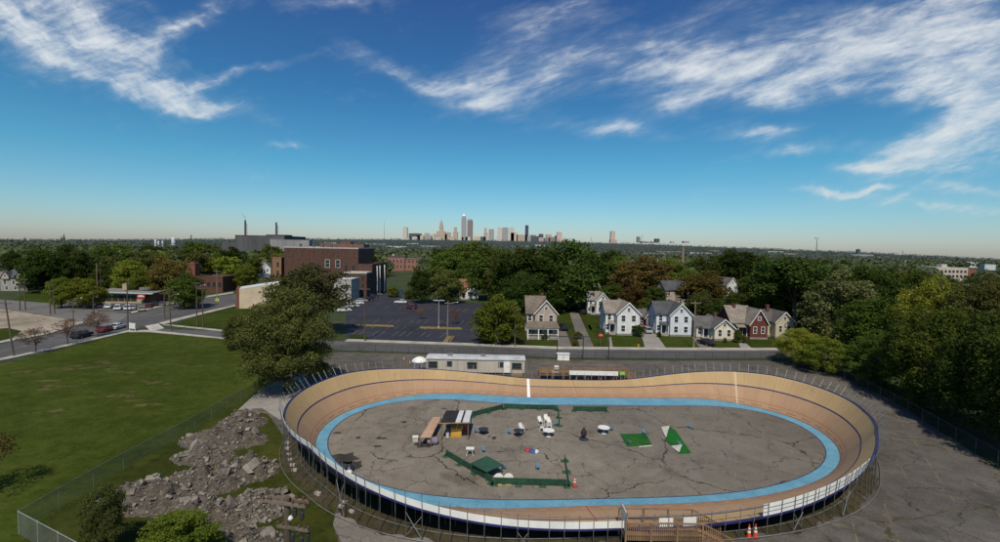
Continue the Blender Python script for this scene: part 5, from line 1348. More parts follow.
for x in (-7.3, -.6, 7.0): window(root, x, 0, 1.75, 1.5, .95, DSTL)
for x, c_ in ((-5.3, TRW), (3.6, TRW), (5.3, WHT)):
    o = MB().box(-.5,.5,-.05,.02,0,1.95).build('door', c_, root); o.location = (x, 0, .6)
    MB().box(.32,.42,-.09,-.051,.9,1.0).build('handle', DSTL, o)
for x in (-4.4, 4.3): window(root, x, 0, 1.95, .7, .7, DSTL)
MB().box(-L_, L_, .2, 3.1, .1, .545).build('skirt', M('skirt', (.13,.12,.11)), root)
for x in (-3, 3.2):
    for y in (.15, 3.15): MB().tube((x, y-.12, .38), (x, y+.12, .38), .38, n=12).build('wheel', M('tyre', (.02,.02,.02)), root)
MB().box(6.1, 8.0, -1.1, -.06, .2, .55).box(6.1,6.18,-1.1,-1.02,.55,1.5).box(7.92,8.0,-1.1,-1.02,.55,1.5).box(6.1,8.0,-1.1,-1.05,1.45,1.52).build('step', M('step_timber', (.2,.14,.09)), root)
for x in (-4.5, 1.2): MB().box(x-.4, x+.4, 1.2, 2.0, 3.03, 3.35).build('roof_vent', GALV, root)
root = thing('parasol', 'white parasol with blue rim left of the trailer', 'parasol', at(419.5, 372))
MB().lathe([(1.35,1.95),(1.2,2.2),(.7,2.55),(.05,2.75)], n=14).build('canopy', WHT, root); MB().lathe([(1.36,1.7),(1.36,1.95)], n=14).build('valance', M('blue_cloth', (.06,.12,.3)), root); MB().tube((0,0,0), (0,0,2.6), .035).lathe([(.35,0),(.3,.1)]).build('pole', GALV, root)

TIM = M('deck_timber', (0.22, 0.135, 0.075), .25, 1.5, .8, streak=True); TIMD = M('old_timber', (0.14, 0.095, 0.06), .3, 1.5, .85, streak=True)
def stand(label, x0, x1, y0, y1, zd, rail_out, stair_x, pickets):
    root = thing('timber_platform', label, 'platform', (x0, y0, 0)); W_, D_ = x1-x0, y1-y0
    db = MB(); n = int(W_/.15)
    for i in range(n): db.box(i*.15+.006, i*.15+.144, 0, D_, zd-.05, zd)
    db.build('deck', TIM, root)
    jb = MB().box(0, W_, -.05, -.003, zd-.3, zd-.052).box(0, W_, D_+.003, D_+.05, zd-.3, zd-.052).box(-.05,-.003,0,D_,zd-.3,zd-.052).box(W_+.003,W_+.05,0,D_,zd-.3,zd-.052)
    jb.build('rim_joist', TIMD, root)
    xs = [i*W_/max(2, round(W_/1.9)) for i in range(max(2, round(W_/1.9))+1)]
    for x in xs:
        for y in (-.1, D_+.1): MB().box(x-.06, x+.06, y-.05, y+.05, 0, zd+1.02).build('post', TIM, root)
    for y in (-.1, D_+.1):
        MB().box(-.08, W_+.08, y-.08, y+.08, zd+1.022, zd+1.07).box(-.02, W_+.02, y-.03, y+.03, zd+.12, zd+.2).build('hand_rail', TIM, root)
    pb = MB()
    for i in range(int(W_/.14)): pb.box(i*.14+.02, i*.14+.07, -.17, -.152, zd-.25 if pickets else zd+.1, zd+1.0)
    pb.build('picket', TIM, root)
    # stair down to the right
    k = 6; run = .34
    for i in range(k):
        zz = zd - (i+1)*zd/(k+1); MB().box(W_+.06+i*run, W_+.06+(i+1)*run+.04, .1, D_-.1, zz-.05, zz).build('tread', TIM, root)
    for y in (-.1, D_+.1):
        ex = W_ + .06 + k*run
        sbm = MB().add([(W_+.09,y-.03,zd-.35),(ex+.1,y-.03,-.02),(ex+.1,y-.03,.28),(W_+.09,y-.03,zd-.05)] + [(W_+.09,y+.03,zd-.35),(ex+.1,y+.03,-.02),(ex+.1,y+.03,.28),(W_+.09,y+.03,zd-.05)], [(0,1,2,3),(7,6,5,4),(0,4,5,1),(1,5,6,2),(2,6,7,3),(3,7,4,0)])
        sbm.build('stringer', TIMD, root)
        MB().tube((W_+.06,y,zd+1.04), (ex+.1,y,1.02), .055, n=4).box(ex+.02, ex+.13, y-.05, y+.05, 0, 1.0).build('stair_rail', TIM, root)
        bl = MB()
        for i in range(1, 14): q = i/14; xx = W_+.08+(ex-W_)*q; zz = zd*(1-q); bl.box(xx-.025, xx+.025, y-.02, y+.02, zz+.02, zz+1.0)
        bl.build('baluster', TIM, root)
    return root
zn = float(tz[near_idx(660, False)])
near_p = stand('brown timber viewing platform with picket front at the near rim of the track', 9.5, 15.1, 32.5, 34.15, zn - .05, True, 0, True)
PLY = M('white_sheet', (0.70, 0.71, 0.69), .1)
o = thing('leaning_board', 'white sheet standing at the left end of the near timber platform', 'board', (9.62, 33.3, zn - .045))
MB().cbox((0, 0, .8), (.04, 1.3, 1.55), 0).build('sheet', PLY, o); MB().box(-.05,.05,-.7,-.66,0,1.65).box(-.05,.05,.66,.7,0,1.65).build('edge_batten', TIM, o)
zf = float(tz[near_idx(590, True)])
stand('timber viewing stand behind the far rim of the track', 6.9, 20.8, 74.8, 77.0, 1.25, True, 0, False)
o = thing('banner_board', 'long white board below the far timber stand', 'board', ((597-500)/FOC*74.2, 74.25, 0))
MB().box(-4.0, 4.0, 0, .06, 1.25, 1.95).build('panel', WHB, o); 
for x in (-3.8, -1.3, 1.3, 3.8): MB().box(x-.05, x+.05, .065, .14, 0, 2.0).build('batten', TIM, o)
o = thing('green_sign', 'small bright green sign at the right end of the white board', 'sign', ((626-500)/FOC*74.2, 74.25, 0))
MB().box(-.42, .42, 0, .05, 1.35, 2.0).build('panel', M('lime_paint', (.16,.42,.05)), o); MB().box(-.04,.04,.06,.12,0,2.0).build('batten', TIM, o); MB().box(-.3,-.05,-.012,-.003,1.55,1.8).box(.05,.3,-.012,-.003,1.55,1.8).build('mark', M('lime_mark', (.4,.6,.2)), o)
o = thing('white_booth', 'slim white cupboard on the left part of the far timber stand', 'cupboard', ((559-500)/FOC*75.4, 75.4, 1.25))
MB().box(-.35,.35,-.25,.25,0,1.15).build('case', WHT, o); MB().box(-.9,-.36,-.25,.1,0,.35).build('side_box', WHT, o); MB().box(-.28,.28,-.275,-.252,.1,1.05).build('door', M('pale_lid',(.6,.6,.6)), o)

# ---------------------------------------------------------------- things on the infield
GRN = M('green_board', (0.018, 0.060, 0.034), .3, 1.2, .7); GRNL = M('green_plate', (0.03, 0.085, 0.045), .3, 1.5, .7)
TURF = lawn('green_turf_mat', (0.010, 0.085, 0.016), (0.024, 0.145, 0.03), (0.03,0.12,0.03), .2)
def barrier(label, a, b, feet, z=0.02, dx=-1):
    A, B = at(*a), at(*b); d = B - A; ln = d.length
    root = thing('barrier_board', label, 'barrier', (A.x, A.y, z), math.atan2(d.y, d.x), 'green barriers on the infield')
    n = max(1, round(ln/2.44))
    MB().box(0, ln, -.03, .03, .10, .62).build('board', GRN, root)
    MB().box(-.01, ln+.01, -.045, .045, .621, .66).build('cap_rail', GRNL, root)
    for i in range(feet):
        x = .1 + (ln-.2)*i/max(1, feet-1)
        MB().box(x-.32, x+.32, -.42, .42, 0, .035).build('foot', GRNL, root)
        MB().add([(x-.025,-.36,.036),(x+.025,-.36,.036),(x+.025,-.034,.5),(x-.025,-.034,.5),(x-.025,-.034,.036),(x+.025,-.034,.036)], [(0,1,2,3),(0,4,5,1),(0,3,4),(1,5,2),(3,2,5,4)]).build('bracket', GRN, root)
    return root
barrier('green barrier slanting from the black and white shelter to the blue band', (472,417), (503,409), 3)
barrier('long green barrier along the far blue band left of the gap', (503.6,408.8), (557,410), 4)
barrier('short green barrier running toward the viewer beside the white chairs', (558,410.4), (559.4,426.5), 3)
barrier('separate green barrier along the far blue band right of the gap', (573,411.2), (607,411.6), 3)
barrier('green barrier slanting along the low green roof', (446,456), (492.6,484), 4)
barrier('green barrier nearest the viewer beside the traffic cone', (493.4,484.6), (567.6,486.6), 4)
barrier('green barrier running away from the traffic cone', (568.4,485.6), (564.6,461), 3)
# low green roof behind the front barriers
def corners(px, z): return [at(x, y, z) for x, y in px]
c = corners([(470.5,463.5),(487,456),(503,465),(486.5,472)], .95); ctr = sum(c, Vector())/4
root = thing('green_canopy', 'low dark green roof on posts behind the slanting front barrier', 'canopy', (ctr.x, ctr.y, .02))
MB().slab([(p.x-ctr.x, p.y-ctr.y, .97) for p in c], .09).build('roof', M('dark_green_felt', (0.022,0.075,0.045), .2, .8, .85), root)
for p in c: q = (Vector((p.x-ctr.x, p.y-ctr.y, 0)))*.93; MB().box(q.x-.05,q.x+.05,q.y-.05,q.y+.05,0,.879).build('post', GRN, root)
# turf mats
def mat_sheet(name, label, px, m_, z, cat, lift=0.05):
    P = [at(x, y) for x, y in px]; c = sum(P, Vector())/len(P); root = thing(name, label, cat, (c.x, c.y, z))
    MB().slab([(p.x-c.x, p.y-c.y, lift) for p in P], lift).build('turf', m_, root); return root, c
UNDM = M('pale_backing', (0.48, 0.46, 0.40), .2, 1.5)
r_, c = mat_sheet('turf_mat', 'flat square of bright green turf with a small blue stool on it', [(620,434.5),(646,434),(652,445.2),(627,446.8)], TURF, .02, 'mat')
p = [at(639,446.6) - c, at(652,445.4) - c, at(652,446.2) - c, at(639,447.4) - c]; MB().slab([(q.x,q.y,.03) for q in p], .03).build('backing', UNDM, r_)
r_, c = mat_sheet('turf_mat', 'rumpled strip of bright green turf with pale folded corners', [(669,428.5),(675,430.5),(691,453.6),(679,454),(674,448),(665.5,441)], TURF, .02, 'mat', .10)
p = [(at(x,y) - c) for x, y in ((661,427.6),(669.5,428),(666,439.5))]; MB().slab([(p[0].x,p[0].y,.05),(p[1].x,p[1].y,.3),(p[2].x,p[2].y,.18)], .04).build('folded_corner', UNDM, r_)
p = [(at(x,y) - c) for x, y in ((671,446.5),(682,447.6),(679,453.6))]; MB().slab([(p[0].x,p[0].y,.06),(p[1].x,p[1].y,.35),(p[2].x,p[2].y,.12)], .04).build('folded_corner', UNDM, r_)
# shelter
zr = 2.2
c = corners([(446,411),(472,411),(469,421.6),(440.5,422.2)], zr); ctr = (c[0]+c[1]+c[2]+c[3])/4
root = thing('shelter', 'timber shelter with black and white striped roof and a long tan awning', 'shelter', (ctr.x, ctr.y, .02))
loc = [Vector((p.x-ctr.x, p.y-ctr.y, 0)) for p in c]
def rp(u, v): return loc[0].lerp(loc[1], u).lerp(loc[3].lerp(loc[2], u), v)
BLKR = M('black_sheet', (0.022,0.02,0.022), .3); WHR = M('white_sheet_roof', (0.52,0.53,0.55), .12)
for u0, u1, mm in ((0,.245,BLKR),(.25,.515,BLKR),(.52,.70,WHR),(.705,.765,BLKR),(.77,1,WHR)):
    z1, z2 = zr+.04, zr-.04
    vs = [rp(u0,0), rp(u1,0), rp(u1,1), rp(u0,1)]
    MB().slab([(vs[0].x,vs[0].y,z1),(vs[1].x,vs[1].y,z1),(vs[2].x,vs[2].y,z2),(vs[3].x,vs[3].y,z2)], .05).build('roof_sheet', mm, root)
a, b = rp(0,1), rp(1,1); MB().tube((a.x,a.y-.06,zr-.13), (b.x,b.y-.06,zr-.13), .06, n=4).build('front_beam', M('orange_timber', (.36,.19,.06)), root)
for u, v in ((.03,.03),(.97,.03),(.97,.97),(.03,.97)): q = rp(u, v); MB().box(q.x-.05,q.x+.05,q.y-.05,q.y+.05,0,zr-.09).build('post', TIMD, root)
c2 = corners([(433,418),(441,418),(431,437),(420,437)], 1.1)
q = [Vector((p.x-ctr.x, p.y-ctr.y, 0)) for p in c2]
MB().slab([(q[0].x,q[0].y,1.2),(q[1].x,q[1].y,1.2),(q[2].x,q[2].y,1.05),(q[3].x,q[3].y,1.05)], .06).build('awning', M('plywood', (0.42,0.27,0.18), .15), root)
for k in range(4): MB().box(q[k].x-.05,q[k].x+.05,q[k].y-.05,q[k].y+.05,0,.985 if k > 1 else 1.135).build('awning_post', TIMD, root)
MB().slab([(v.x,v.y,.62) for v in (rp(.05,.05), rp(.9,.05), rp(.9,.25), rp(.05,.25))], .05).build('shelf', TIMD, root)
def on(px, y, z=.02): p = at(px, y); return (p.x, p.y, z)
o = thing('yellow_counter', 'yellow painted box counter under the striped shelter roof', 'counter', on(456, 437.6), .02)
YEL = M('yellow_board', (0.50,0.27,0.045), .12, .8)
MB().box(-.62,.62,0,1.5,0,1.05).build('body', YEL, o); MB().box(-.67,.67,-.05,1.55,1.052,1.1).build('top', YEL, o); MB().box(-.55,.55,-.02,-.002,.15,.95).build('front_panel', M('yellow_panel', (.54,.31,.06), .1), o)
o = thing('grey_cooler', 'pale grey box at the front corner of the tan awning', 'box', on(415.4, 441.4), .1)
MB().box(-.3,.3,-.2,.2,0,.5).build('case', M('pale_grey_plastic', (.40,.42,.38)), o); MB().box(-.32,.32,-.22,.22,.502,.58).build('lid', WHT, o)
o = thing('tarp_bundle', 'lavender grey rolled tarpaulin under the front of the tan awning', 'bundle', on(432.5, 444.5), .15)
LAV = M('lavender_tarp', (.22,.18,.24), .25, 2, .8)
mb = MB()
for k, (rr, xx) in enumerate(((.18,-.62),(.36,-.5),(.42,-.2),(.40,.15),(.43,.4),(.33,.58),(.12,.66))): 
    ring = [(xx, rr*math.cos(2*PI*i/12)*1.05, .43 + rr*math.sin(2*PI*i/12)) for i in range(12)]
    mb.v += ring
mb.f = [(k*12+i, k*12+(i+1) % 12, (k+1)*12+(i+1) % 12, (k+1)*12+i) for k in range(6) for i in range(12)] + [tuple(range(11,-1,-1)), tuple(range(72,84))]; mb.mi = [0]*len(mb.f)
mb.build('roll', LAV, o, True); MB().lathe([(.46,-.03),(.46,.03)], n=14).build('strap', DSTL, o).matrix_local = Matrix.Translation((.1,0,.43)) @ Matrix.Rotation(PI/2, 4, 'Y')
def bucket(label, px, y, col, r=.17, h=.36):
    o = thing('bucket', label, 'bucket', on(px, y)); MB().lathe([(r*.8,0),(r,h),(r*1.08,h+.01),(r*1.08,h+.04)], n=12).build('pail', M('bucket_' + col, {'white': (.6,.6,.58), 'grey': (.3,.32,.32)}[col]), o)
    MB().path([(r*math.cos(a_), 0, h+r*.9*math.sin(a_)) for a_ in np.linspace(0, PI, 7)], .012, 4).build('handle', DSTL, o)
bucket('white bucket left of the yellow counter', 447.6, 437.2, 'white', .2, .5); bucket('grey bucket behind the white one under the shelter', 448.2, 432, 'grey', .2, .45)
o = thing('red_can', 'red fuel can beside the yellow counter', 'can', on(464.6, 432)); MB().box(-.2,.2,-.13,.13,0,.5).build('body', M('red_plastic', (.35,.03,.025)), o); MB().tube((.08,0,.5), (.2,0,.68), .03).build('spout', M('red_plastic', (.35,.03,.025)), o); MB().path([(-.15,0,.5),(-.12,0,.6),(.02,0,.6),(.04,0,.5)], .02, 4).build('handle', M('red_plastic', (.35,.03,.025)), o)
# chairs and tables
CW = M('white_plastic', (.68,.67,.62), .08); CBL = M('blue_plastic', (.11,.20,.29), .2); CDK = M('dark_plastic', (.03,.03,.045), .3)
def make_chair(name, label, mat_, s=1.0):
    t_ = thing(name, label, 'chair')
    MB().box(-.24*s,.24*s,-.24*s,.24*s,.42*s,.46*s).build('seat', mat_, t_)
    MB().add([(-.24*s,.22*s,.461*s),(.24*s,.22*s,.461*s),(.21*s,.33*s,.92*s),(-.21*s,.33*s,.92*s),(-.24*s,.26*s,.461*s),(.24*s,.26*s,.461*s),(.21*s,.37*s,.92*s),(-.21*s,.37*s,.92*s)], [(0,1,2,3),(7,6,5,4),(3,2,6,7),(0,4,5,1),(1,5,6,2),(0,3,7,4)]).build('backrest', mat_, t_)
    for sx in (-1,1):
        for sy in (-1,1): MB().tube((sx*.27*s, sy*.27*s, 0), (sx*.21*s, sy*.21*s, .42*s), .025*s, .03*s, 5).build('leg', mat_, t_)
        MB().box(sx*.25*s-.03*s, sx*.25*s+.03*s, -.22*s, .27*s, .64*s, .67*s).tube((sx*.25*s,-.2*s,.46*s), (sx*.25*s,-.2*s,.64*s), .022*s, n=5).build('armrest', mat_, t_)
    return t_
wc = make_chair('plastic_chair', 'white plastic chair left of the chair stack', CW); bc = make_chair('low_chair', 'x', CBL, .68)
first = [True]
def chair(src, px, y, rz, label, group, z=.02, used={}):
    o = src if src.name not in used else copy_tree(src); used[src.name] = 1
    o.location = on(px, y, z); o.rotation_euler = (0,0,rz); o['label'] = label; o['group'] = group; return o
for a in ((540, 424.4, .3, 'white plastic chair left of the chair stack'), (542.3, 431.2, -2.0, 'white plastic chair touching the round table with the chair stack behind'), (521.6, 431.4, .6, 'lone white plastic chair beside the dark round table')):
    chair(wc, *a, 'white plastic chairs')
for k in range(5): chair(wc, 548.6, 429, .2, 'white chair in the tall stack behind the round table', 'stacked white chairs', .02 + .11*k)
for k in range(2): chair(wc, 546, 423.4, .1, 'white chair in the pair stacked left of the tall stack', 'pair of stacked white chairs', .02 + .11*k)
for a in ((509.2, 434.4, .4, 'low blue chair left of the dark round table'), (611, 431, -1.2, 'low blue chair right of the round table with the umbrella hole'), (537.6, 470, .2, 'lone low blue chair inside the front barriers'), (476.4, 433.4, .9, 'low blue chair beside the striped shelter'),
          (629, 444.6, 2.2, 'low blue chair standing on the flat turf square'), (555.4, 426, -.8, 'low blue chair behind the short green barrier'), (483.6, 452.6, .2, 'low blue chair right of the white side table'), (679.6, 446.2, 1.2, 'low blue chair on the rumpled turf strip'), (690, 428.6, .8, 'low blue chair right of the rumpled turf strip'), (504, 469.6, 2.5, 'low blue chair under the right corner of the low green roof'), (644.4, 435, .1, 'low blue chair at the back corner of the flat turf square')):
    chair(bc, *a, 'low blue chairs on the infield')
def round_table(label, px, y, r=.62, h=.74, m_=CW, grp='round tables on the infield'):
    o = thing('round_table', label, 'table', on(px, y), 0, grp)
    MB().lathe([(r*.97,h-.05),(r,h-.03),(r,h-.01),(r*.97,h)], n=20).build('table_top', m_, o); MB().tube((0,0,.08), (0,0,h-.051), .04, n=8).build('pedestal', m_, o)
    MB().lathe([(.3,0),(.28,.05),(.06,.09)], n=12).build('base', m_, o); return o
round_table('white round table in front of the chair stack', 548.6, 436.4, .68); round_table('white round table right of the closed dark umbrella', 603.6, 433.4, .70); round_table('dark round table beside the lone white chair', 518, 436.2, .55, .7, CDK); round_table('dark round table beside the striped shelter', 483.4, 434, .62, .6, CDK)
o = thing('side_table', 'white side table on splayed legs left of the low blue chair', 'table', on(470, 455))
MB().box(-.42,.42,-.3,.3,.68,.73).build('table_top', CW, o)
for sx in (-1,1):
    for sy in (-1,1): MB().tube((sx*.38,sy*.28,0), (sx*.12,sy*.1,.679), .025, n=5).build('leg', CW, o)
for px, lab in ((498.6, 'left white disc propped behind the nearest green barrier'), (508.6, 'right white disc propped behind the nearest green barrier')):
    p = at(px, 483.6); o = thing('round_board', lab, 'disc', (p.x, p.y+.16, .02))
    b_ = MB().lathe([(.44,-.02),(.46,-.01),(.46,.01),(.44,.02)], n=22).build('disc', CW, o); b_.matrix_local = Matrix.Translation((0,.1,.36)) @ Matrix.Rotation(R(82), 4, 'X')
    h_ = MB().lathe([(.465,-.015),(.47,.0),(.465,.015)], n=22).build('rim', M('yellow_rim', (.5,.42,.08)), o); h_.matrix_local = b_.matrix_local
o = thing('closed_umbrella', 'dark closed umbrella standing on a round base', 'umbrella', on(583.6, 439.6))
MB().lathe([(.52,0),(.5,.1),(.2,.16),(.05,.2)], n=16).build('base', CDK, o); MB().tube((0,0,.2), (0,0,1.5), .03).build('pole', CDK, o)
MB().lathe([(.26,.45),(.36,.6),(.33,.85),(.24,1.1),(.08,1.38),(.02,1.46)], n=9).build('canopy', M('dark_brown_cloth', (.03,.018,.025), .4, 3), o)
o = thing('folded_canopy', 'folded red blue and white striped cloth lying on the infield', 'cloth', on(533, 451.6), -.5)
for x, mm, s in ((-.62,(.34,.03,.035),1.0),(-.1,(.035,.08,.26),1.1),(.45,(.6,.62,.62),.8)):
    fo = MB().lathe([(.44*s,0),(.42*s,.08),(.26*s,.19),(.07*s,.22)], (0,0,0), 9).build('cloth_fold', M('cloth_%d' % int(x*100+99), mm, .25, 3), o, True); fo.location = (x*.85, .12*math.sin(x*5), 0); fo.rotation_euler = (0,0,x*4); fo.scale = (1.25, .72, 1)
def cone(label, loc, s=1.0):
    o = thing('traffic_cone', label, 'traffic cone', loc, .3, 'traffic cones')
    OR = M('cone_orange', (.55,.075,.03), .12, 2, .6); WB_ = M('cone_white', (.72,.72,.7), .1)
    MB().box(-.2*s,.2*s,-.2*s,.2*s,0,.04*s).build('base', M('cone_foot', (.16,.02,.015)), o)
    MB().lathe([(.15*s,.041*s),(.03*s,.92*s)], n=12).build('body', OR, o)
    for z0, z1 in ((.38,.50),(.62,.72)):
        f = lambda z_: .15*s + (.03-.15)*s*(z_*s-.041*s)/(.879*s) + .006
        MB().lathe([(f(z0),z0*s),(f(z1),z1*s)], n=12).build('band', WB_, o)
    return o
cone('orange and white traffic cone at the corner of the nearest green barrier', on(574.6, 486.6), 1.05)
cone('left one of the two traffic cones outside the right near rim', on(748.8, 538, .02), 1.15); cone('right one of the two traffic cones outside the right near rim', on(755.2, 537.6, .02), 1.15)
cone('traffic cone on the near timber platform', (10.0, 33.9, zn - .045), .85)
cone('left of the two small traffic cones behind the far left bend', on(404, 361), .9); cone('right of the two small traffic cones behind the far left bend', on(410, 364.6), .9)
STN = M('damp_and_shade_asphalt', (.040,.034,.028), .35, .8, .8)
rng = random.Random(77)
for px, y, rx, ry in ((343,459,1.6,1.5),(350,466,1.1,1.3),(337,433,.55,.25),(358.5,437.8,.35,.3),(382,438.5,.75,.3),(377,446.5,.45,.3),(404,422,.4,.35),(444,409,.45,.2),(423.5,444.6,1.0,.9),(432,439,.5,.5),(494,438,.3,.5),(500,452,.5,.12)):  # the two patches at the tan awning are its shadow painted on the paving
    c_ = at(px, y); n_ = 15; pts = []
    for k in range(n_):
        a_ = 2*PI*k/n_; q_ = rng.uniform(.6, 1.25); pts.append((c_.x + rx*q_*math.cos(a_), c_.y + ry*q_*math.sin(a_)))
    sheet('damp_and_shade_patch', None, STN, .024, world=pts)
# bits and puddle dark stuff by the left bend
o = thing('rubbish_bag', 'black rubbish bag beside the blue band at the left bend', 'bag', on(349.6, 470.6)); MB().lathe([(.42,0),(.5,.18),(.38,.4),(.12,.52),(.15,.62)], n=11).build('bag', M('black_bag', (.02,.025,.04), .3, 4, .4), o, True); MB().lathe([(.13,.5),(.13,.53)], n=8).build('tie', DSTL, o)
o = thing('white_sack', 'white sack beside the black rubbish bag', 'bag', on(349, 473.4)); MB().lathe([(.28,0),(.34,.12),(.24,.26),(.05,.3)], n=10).build('sack', M('white_sack', (.6,.6,.58), .15, 4), o, True); MB().lathe([(.06,.29),(.07,.36)], n=8).build('neck', WHT, o)
# concrete blocks along the foot of the left bend
rng = random.Random(8)
CBK = M('block_concrete', (.34,.32,.28), .2, 3, .9)
bm_ = None
for i, (x, y) in enumerate(((287.4,444),(288,449.4),(289,455),(290.4,460.4),(292.4,466),(294.6,471),(318,495),(341,507.4),(351.6,512.6),(262,497),(345,503))):
    if bm_ is None: bm_ = MB().box(-.42,.42,-.24,.24,0,.32).box(-.18,.18,-.10,.10,.322,.42).build('concrete_block', CBK); o = bm_
    else: o = bm_.copy(); COL.objects.link(o)
    o.location = on(x, y, .03); o.rotation_euler = (0,0,rng.uniform(-.6,.6)); o.scale = (rng.uniform(.45,.75),)*3
    tag(o, 'pale concrete footing block in the grass outside the left bend', 'concrete block', 'footing blocks outside the left bend')

# ---------------------------------------------------------------- rubble heaps
RUB = M('broken_concrete', (.150,.132,.110), .45, 1.3, .95, bump=.5); RUBP = M('pale_broken_concrete', (.225,.203,.172), .25, 1.8, .95); RUBD = M('rubble_soil', (.085,.073,.058), .4, 2.5, .95, bump=.6)
def heap(label, px, y, rx, ry, h, seed, n, big=.31):
    rng = np.random.default_rng(seed); p = at(px, y)
    def hz(x, yy):
        q = (x/rx)**2 + (yy/ry)**2
        b = h*np.exp(-1.6*q) * (1 + .28*np.sin(2.3*x+seed)*np.cos(2.9*yy+seed*2) + .15*np.sin(5.1*x+2*yy))
        return b - .08*(q > .9) - .25*np.clip(q-1, 0, 2)
    mb = MB(); K = 34
    gx = np.linspace(-1.35*rx, 1.35*rx, K); gy = np.linspace(-1.35*ry, 1.35*ry, K)
    mb.v = [(float(a), float(b), float(hz(a, b) + rng.normal(0, .05) - .05)) for b in gy for a in gx]
    mb.f = [(j*K+i, j*K+i+1, (j+1)*K+i+1, (j+1)*K+i) for j in range(K-1) for i in range(K-1)]; mb.mi = [2]*len(mb.f)
    for i in range(int(n*1.7)):
        a = rng.uniform(0, 2*PI); r = math.sqrt(rng.uniform(0, 1))*1.12; x, yy = r*rx*math.cos(a), r*ry*math.sin(a)
        s = big*(rng.pareto(2.6)*.28 + .22) * rng.uniform(.7, 1.2); s = min(s, 1.05)
        sz = np.array([s, s*rng.uniform(.5,1), s*rng.uniform(.25,.8)])/2
        M3 = Matrix.Rotation(rng.uniform(0,6.3), 3, 'Z') @ Matrix.Rotation(rng.normal(0,.55), 3, 'X') @ Matrix.Rotation(rng.normal(0,.5), 3, 'Y')
        c = Vector((x, yy, max(0, float(hz(x, yy))) + sz[2]*.35))
        vs = []
        for sx, sy, s_ in ((-1,-1,-1),(1,-1,-1),(1,1,-1),(-1,1,-1),(-1,-1,1),(1,-1,1),(1,1,1),(-1,1,1)):
            vs.append(c + M3 @ Vector((sx*sz[0]*rng.uniform(.55,1.1), sy*sz[1]*rng.uniform(.55,1.1), s_*sz[2]*rng.uniform(.6,1.1))))
        mb.add(vs, [(0,3,2,1),(4,5,6,7),(0,1,5,4),(1,2,6,5),(2,3,7,6),(3,0,4,7)], 1 if rng.random() < .34 else 0)
    o = mb.build('rubble_heap', [RUB, RUBP, RUBD]); o.location = (p.x, p.y, .01)
    tag(o, label, 'rubble', 'heaps of broken concrete'); return o
for a in (('farthest rubble heap by the gravel path', 243, 423, 2.6, 1.9, 1.4, 1, 330), ('second farthest rubble heap, close to the field fence', 224, 441, 4.2, 2.2, 1.5, 2, 520), ('low rubble heap left of the middle row with a lone slab at its tip', 204, 457, 2.9, 1.7, 1.0, 3, 330), ('rounded rubble heap nearest the left bend', 247, 472, 2.6, 2.2, 1.5, 4, 400),
          ('middle rubble heap between the rounded one and the broad one', 203, 484, 3.4, 2.1, 1.6, 5, 560), ('broad rubble heap at the left with a big slab on top', 152, 500, 4.0, 2.2, 1.5, 6, 680), ('rubble heap of big pale blocks beside the utility pole', 258, 507, 2.6, 2.3, 1.1, 7, 420, .5), ('front rubble heap above the yellow green bush', 205, 517, 3.6, 2.2, 1.3, 8, 560), ('nearest rubble heap at the bottom picture edge', 245, 543, 2.4, 1.6, .9, 9, 300)):
    heap(*a)
o = thing('concrete_slab', 'large pale slab lying on the broad rubble heap', 'slab', (*at(153, 494)[:2], 1.3)); b_ = MB().cbox((0,0,.1), (1.0,.6,.28), .4, 0, .3).build('slab', RUBP, o); MB().cbox((.15,.12,.33), (.34,.26,.18), .9, 0, .2).build('chunk', RUBP, o)

# ---------------------------------------------------------------- utility poles, lamps, signs
WOOD = M('pole_wood', (.10,.075,.055), .3, 1.2, .9, streak=True); WOODL = M('pale_pole_wood', (.24,.19,.14), .25, 1.2, .9, streak=True)
def upole(label, x, yb, yt, lean_=0.0, arms=(.6,), r=.16, wood=WOOD, lamp=None, name='utility_pole', drum=False, cat='utility pole', aw=1.2):
    p = at(x, yb); h = (yb-yt)/FOC*p.y*1.005; root = thing(name, label, cat, p); tx = lean_*h
    MB().tube((0,0,-.1), (tx,0,h), r, r*.62, 8).build('shaft', wood, root)
    for a in arms:
        zz = h - a; xo = tx*zz/h
        c_ = MB().box(xo-aw, xo+aw, -r-.06, -r+.06, zz-.06, zz+.06).build('crossarm', wood, root)
        for q in (-.9, -.45, .45, .9): MB().lathe([(.04,zz+.061),(.06,zz+.1),(.04,zz+.2)], (xo+q*aw, -r, 0), 6).build('insulator', M('insulator', (.2,.2,.2)), c_)
    if lamp:
        s, zz = lamp; zz = h*zz
        a_ = MB().path([(tx*zz/h, 0, zz), (tx*zz/h + s*.9, 0, zz+.55), (tx*zz/h + s*2.0, 0, zz+.7)], .045, 5).build('lamp_arm', GALV, root)
        MB().lathe([(.06,0),(.2,.04),(.2,.12),(.08,.2)], (tx*zz/h + s*2.15, 0, zz+.6), 8).build('lamp_head', M('lamp_glass', (.5,.5,.48)), a_)
    if drum: MB().lathe([(.24,0),(.26,.05),(.26,.8),(.2,.88)], (tx+.42, 0, h-2.4), 10).build('transformer', DSTL, root)
    return root
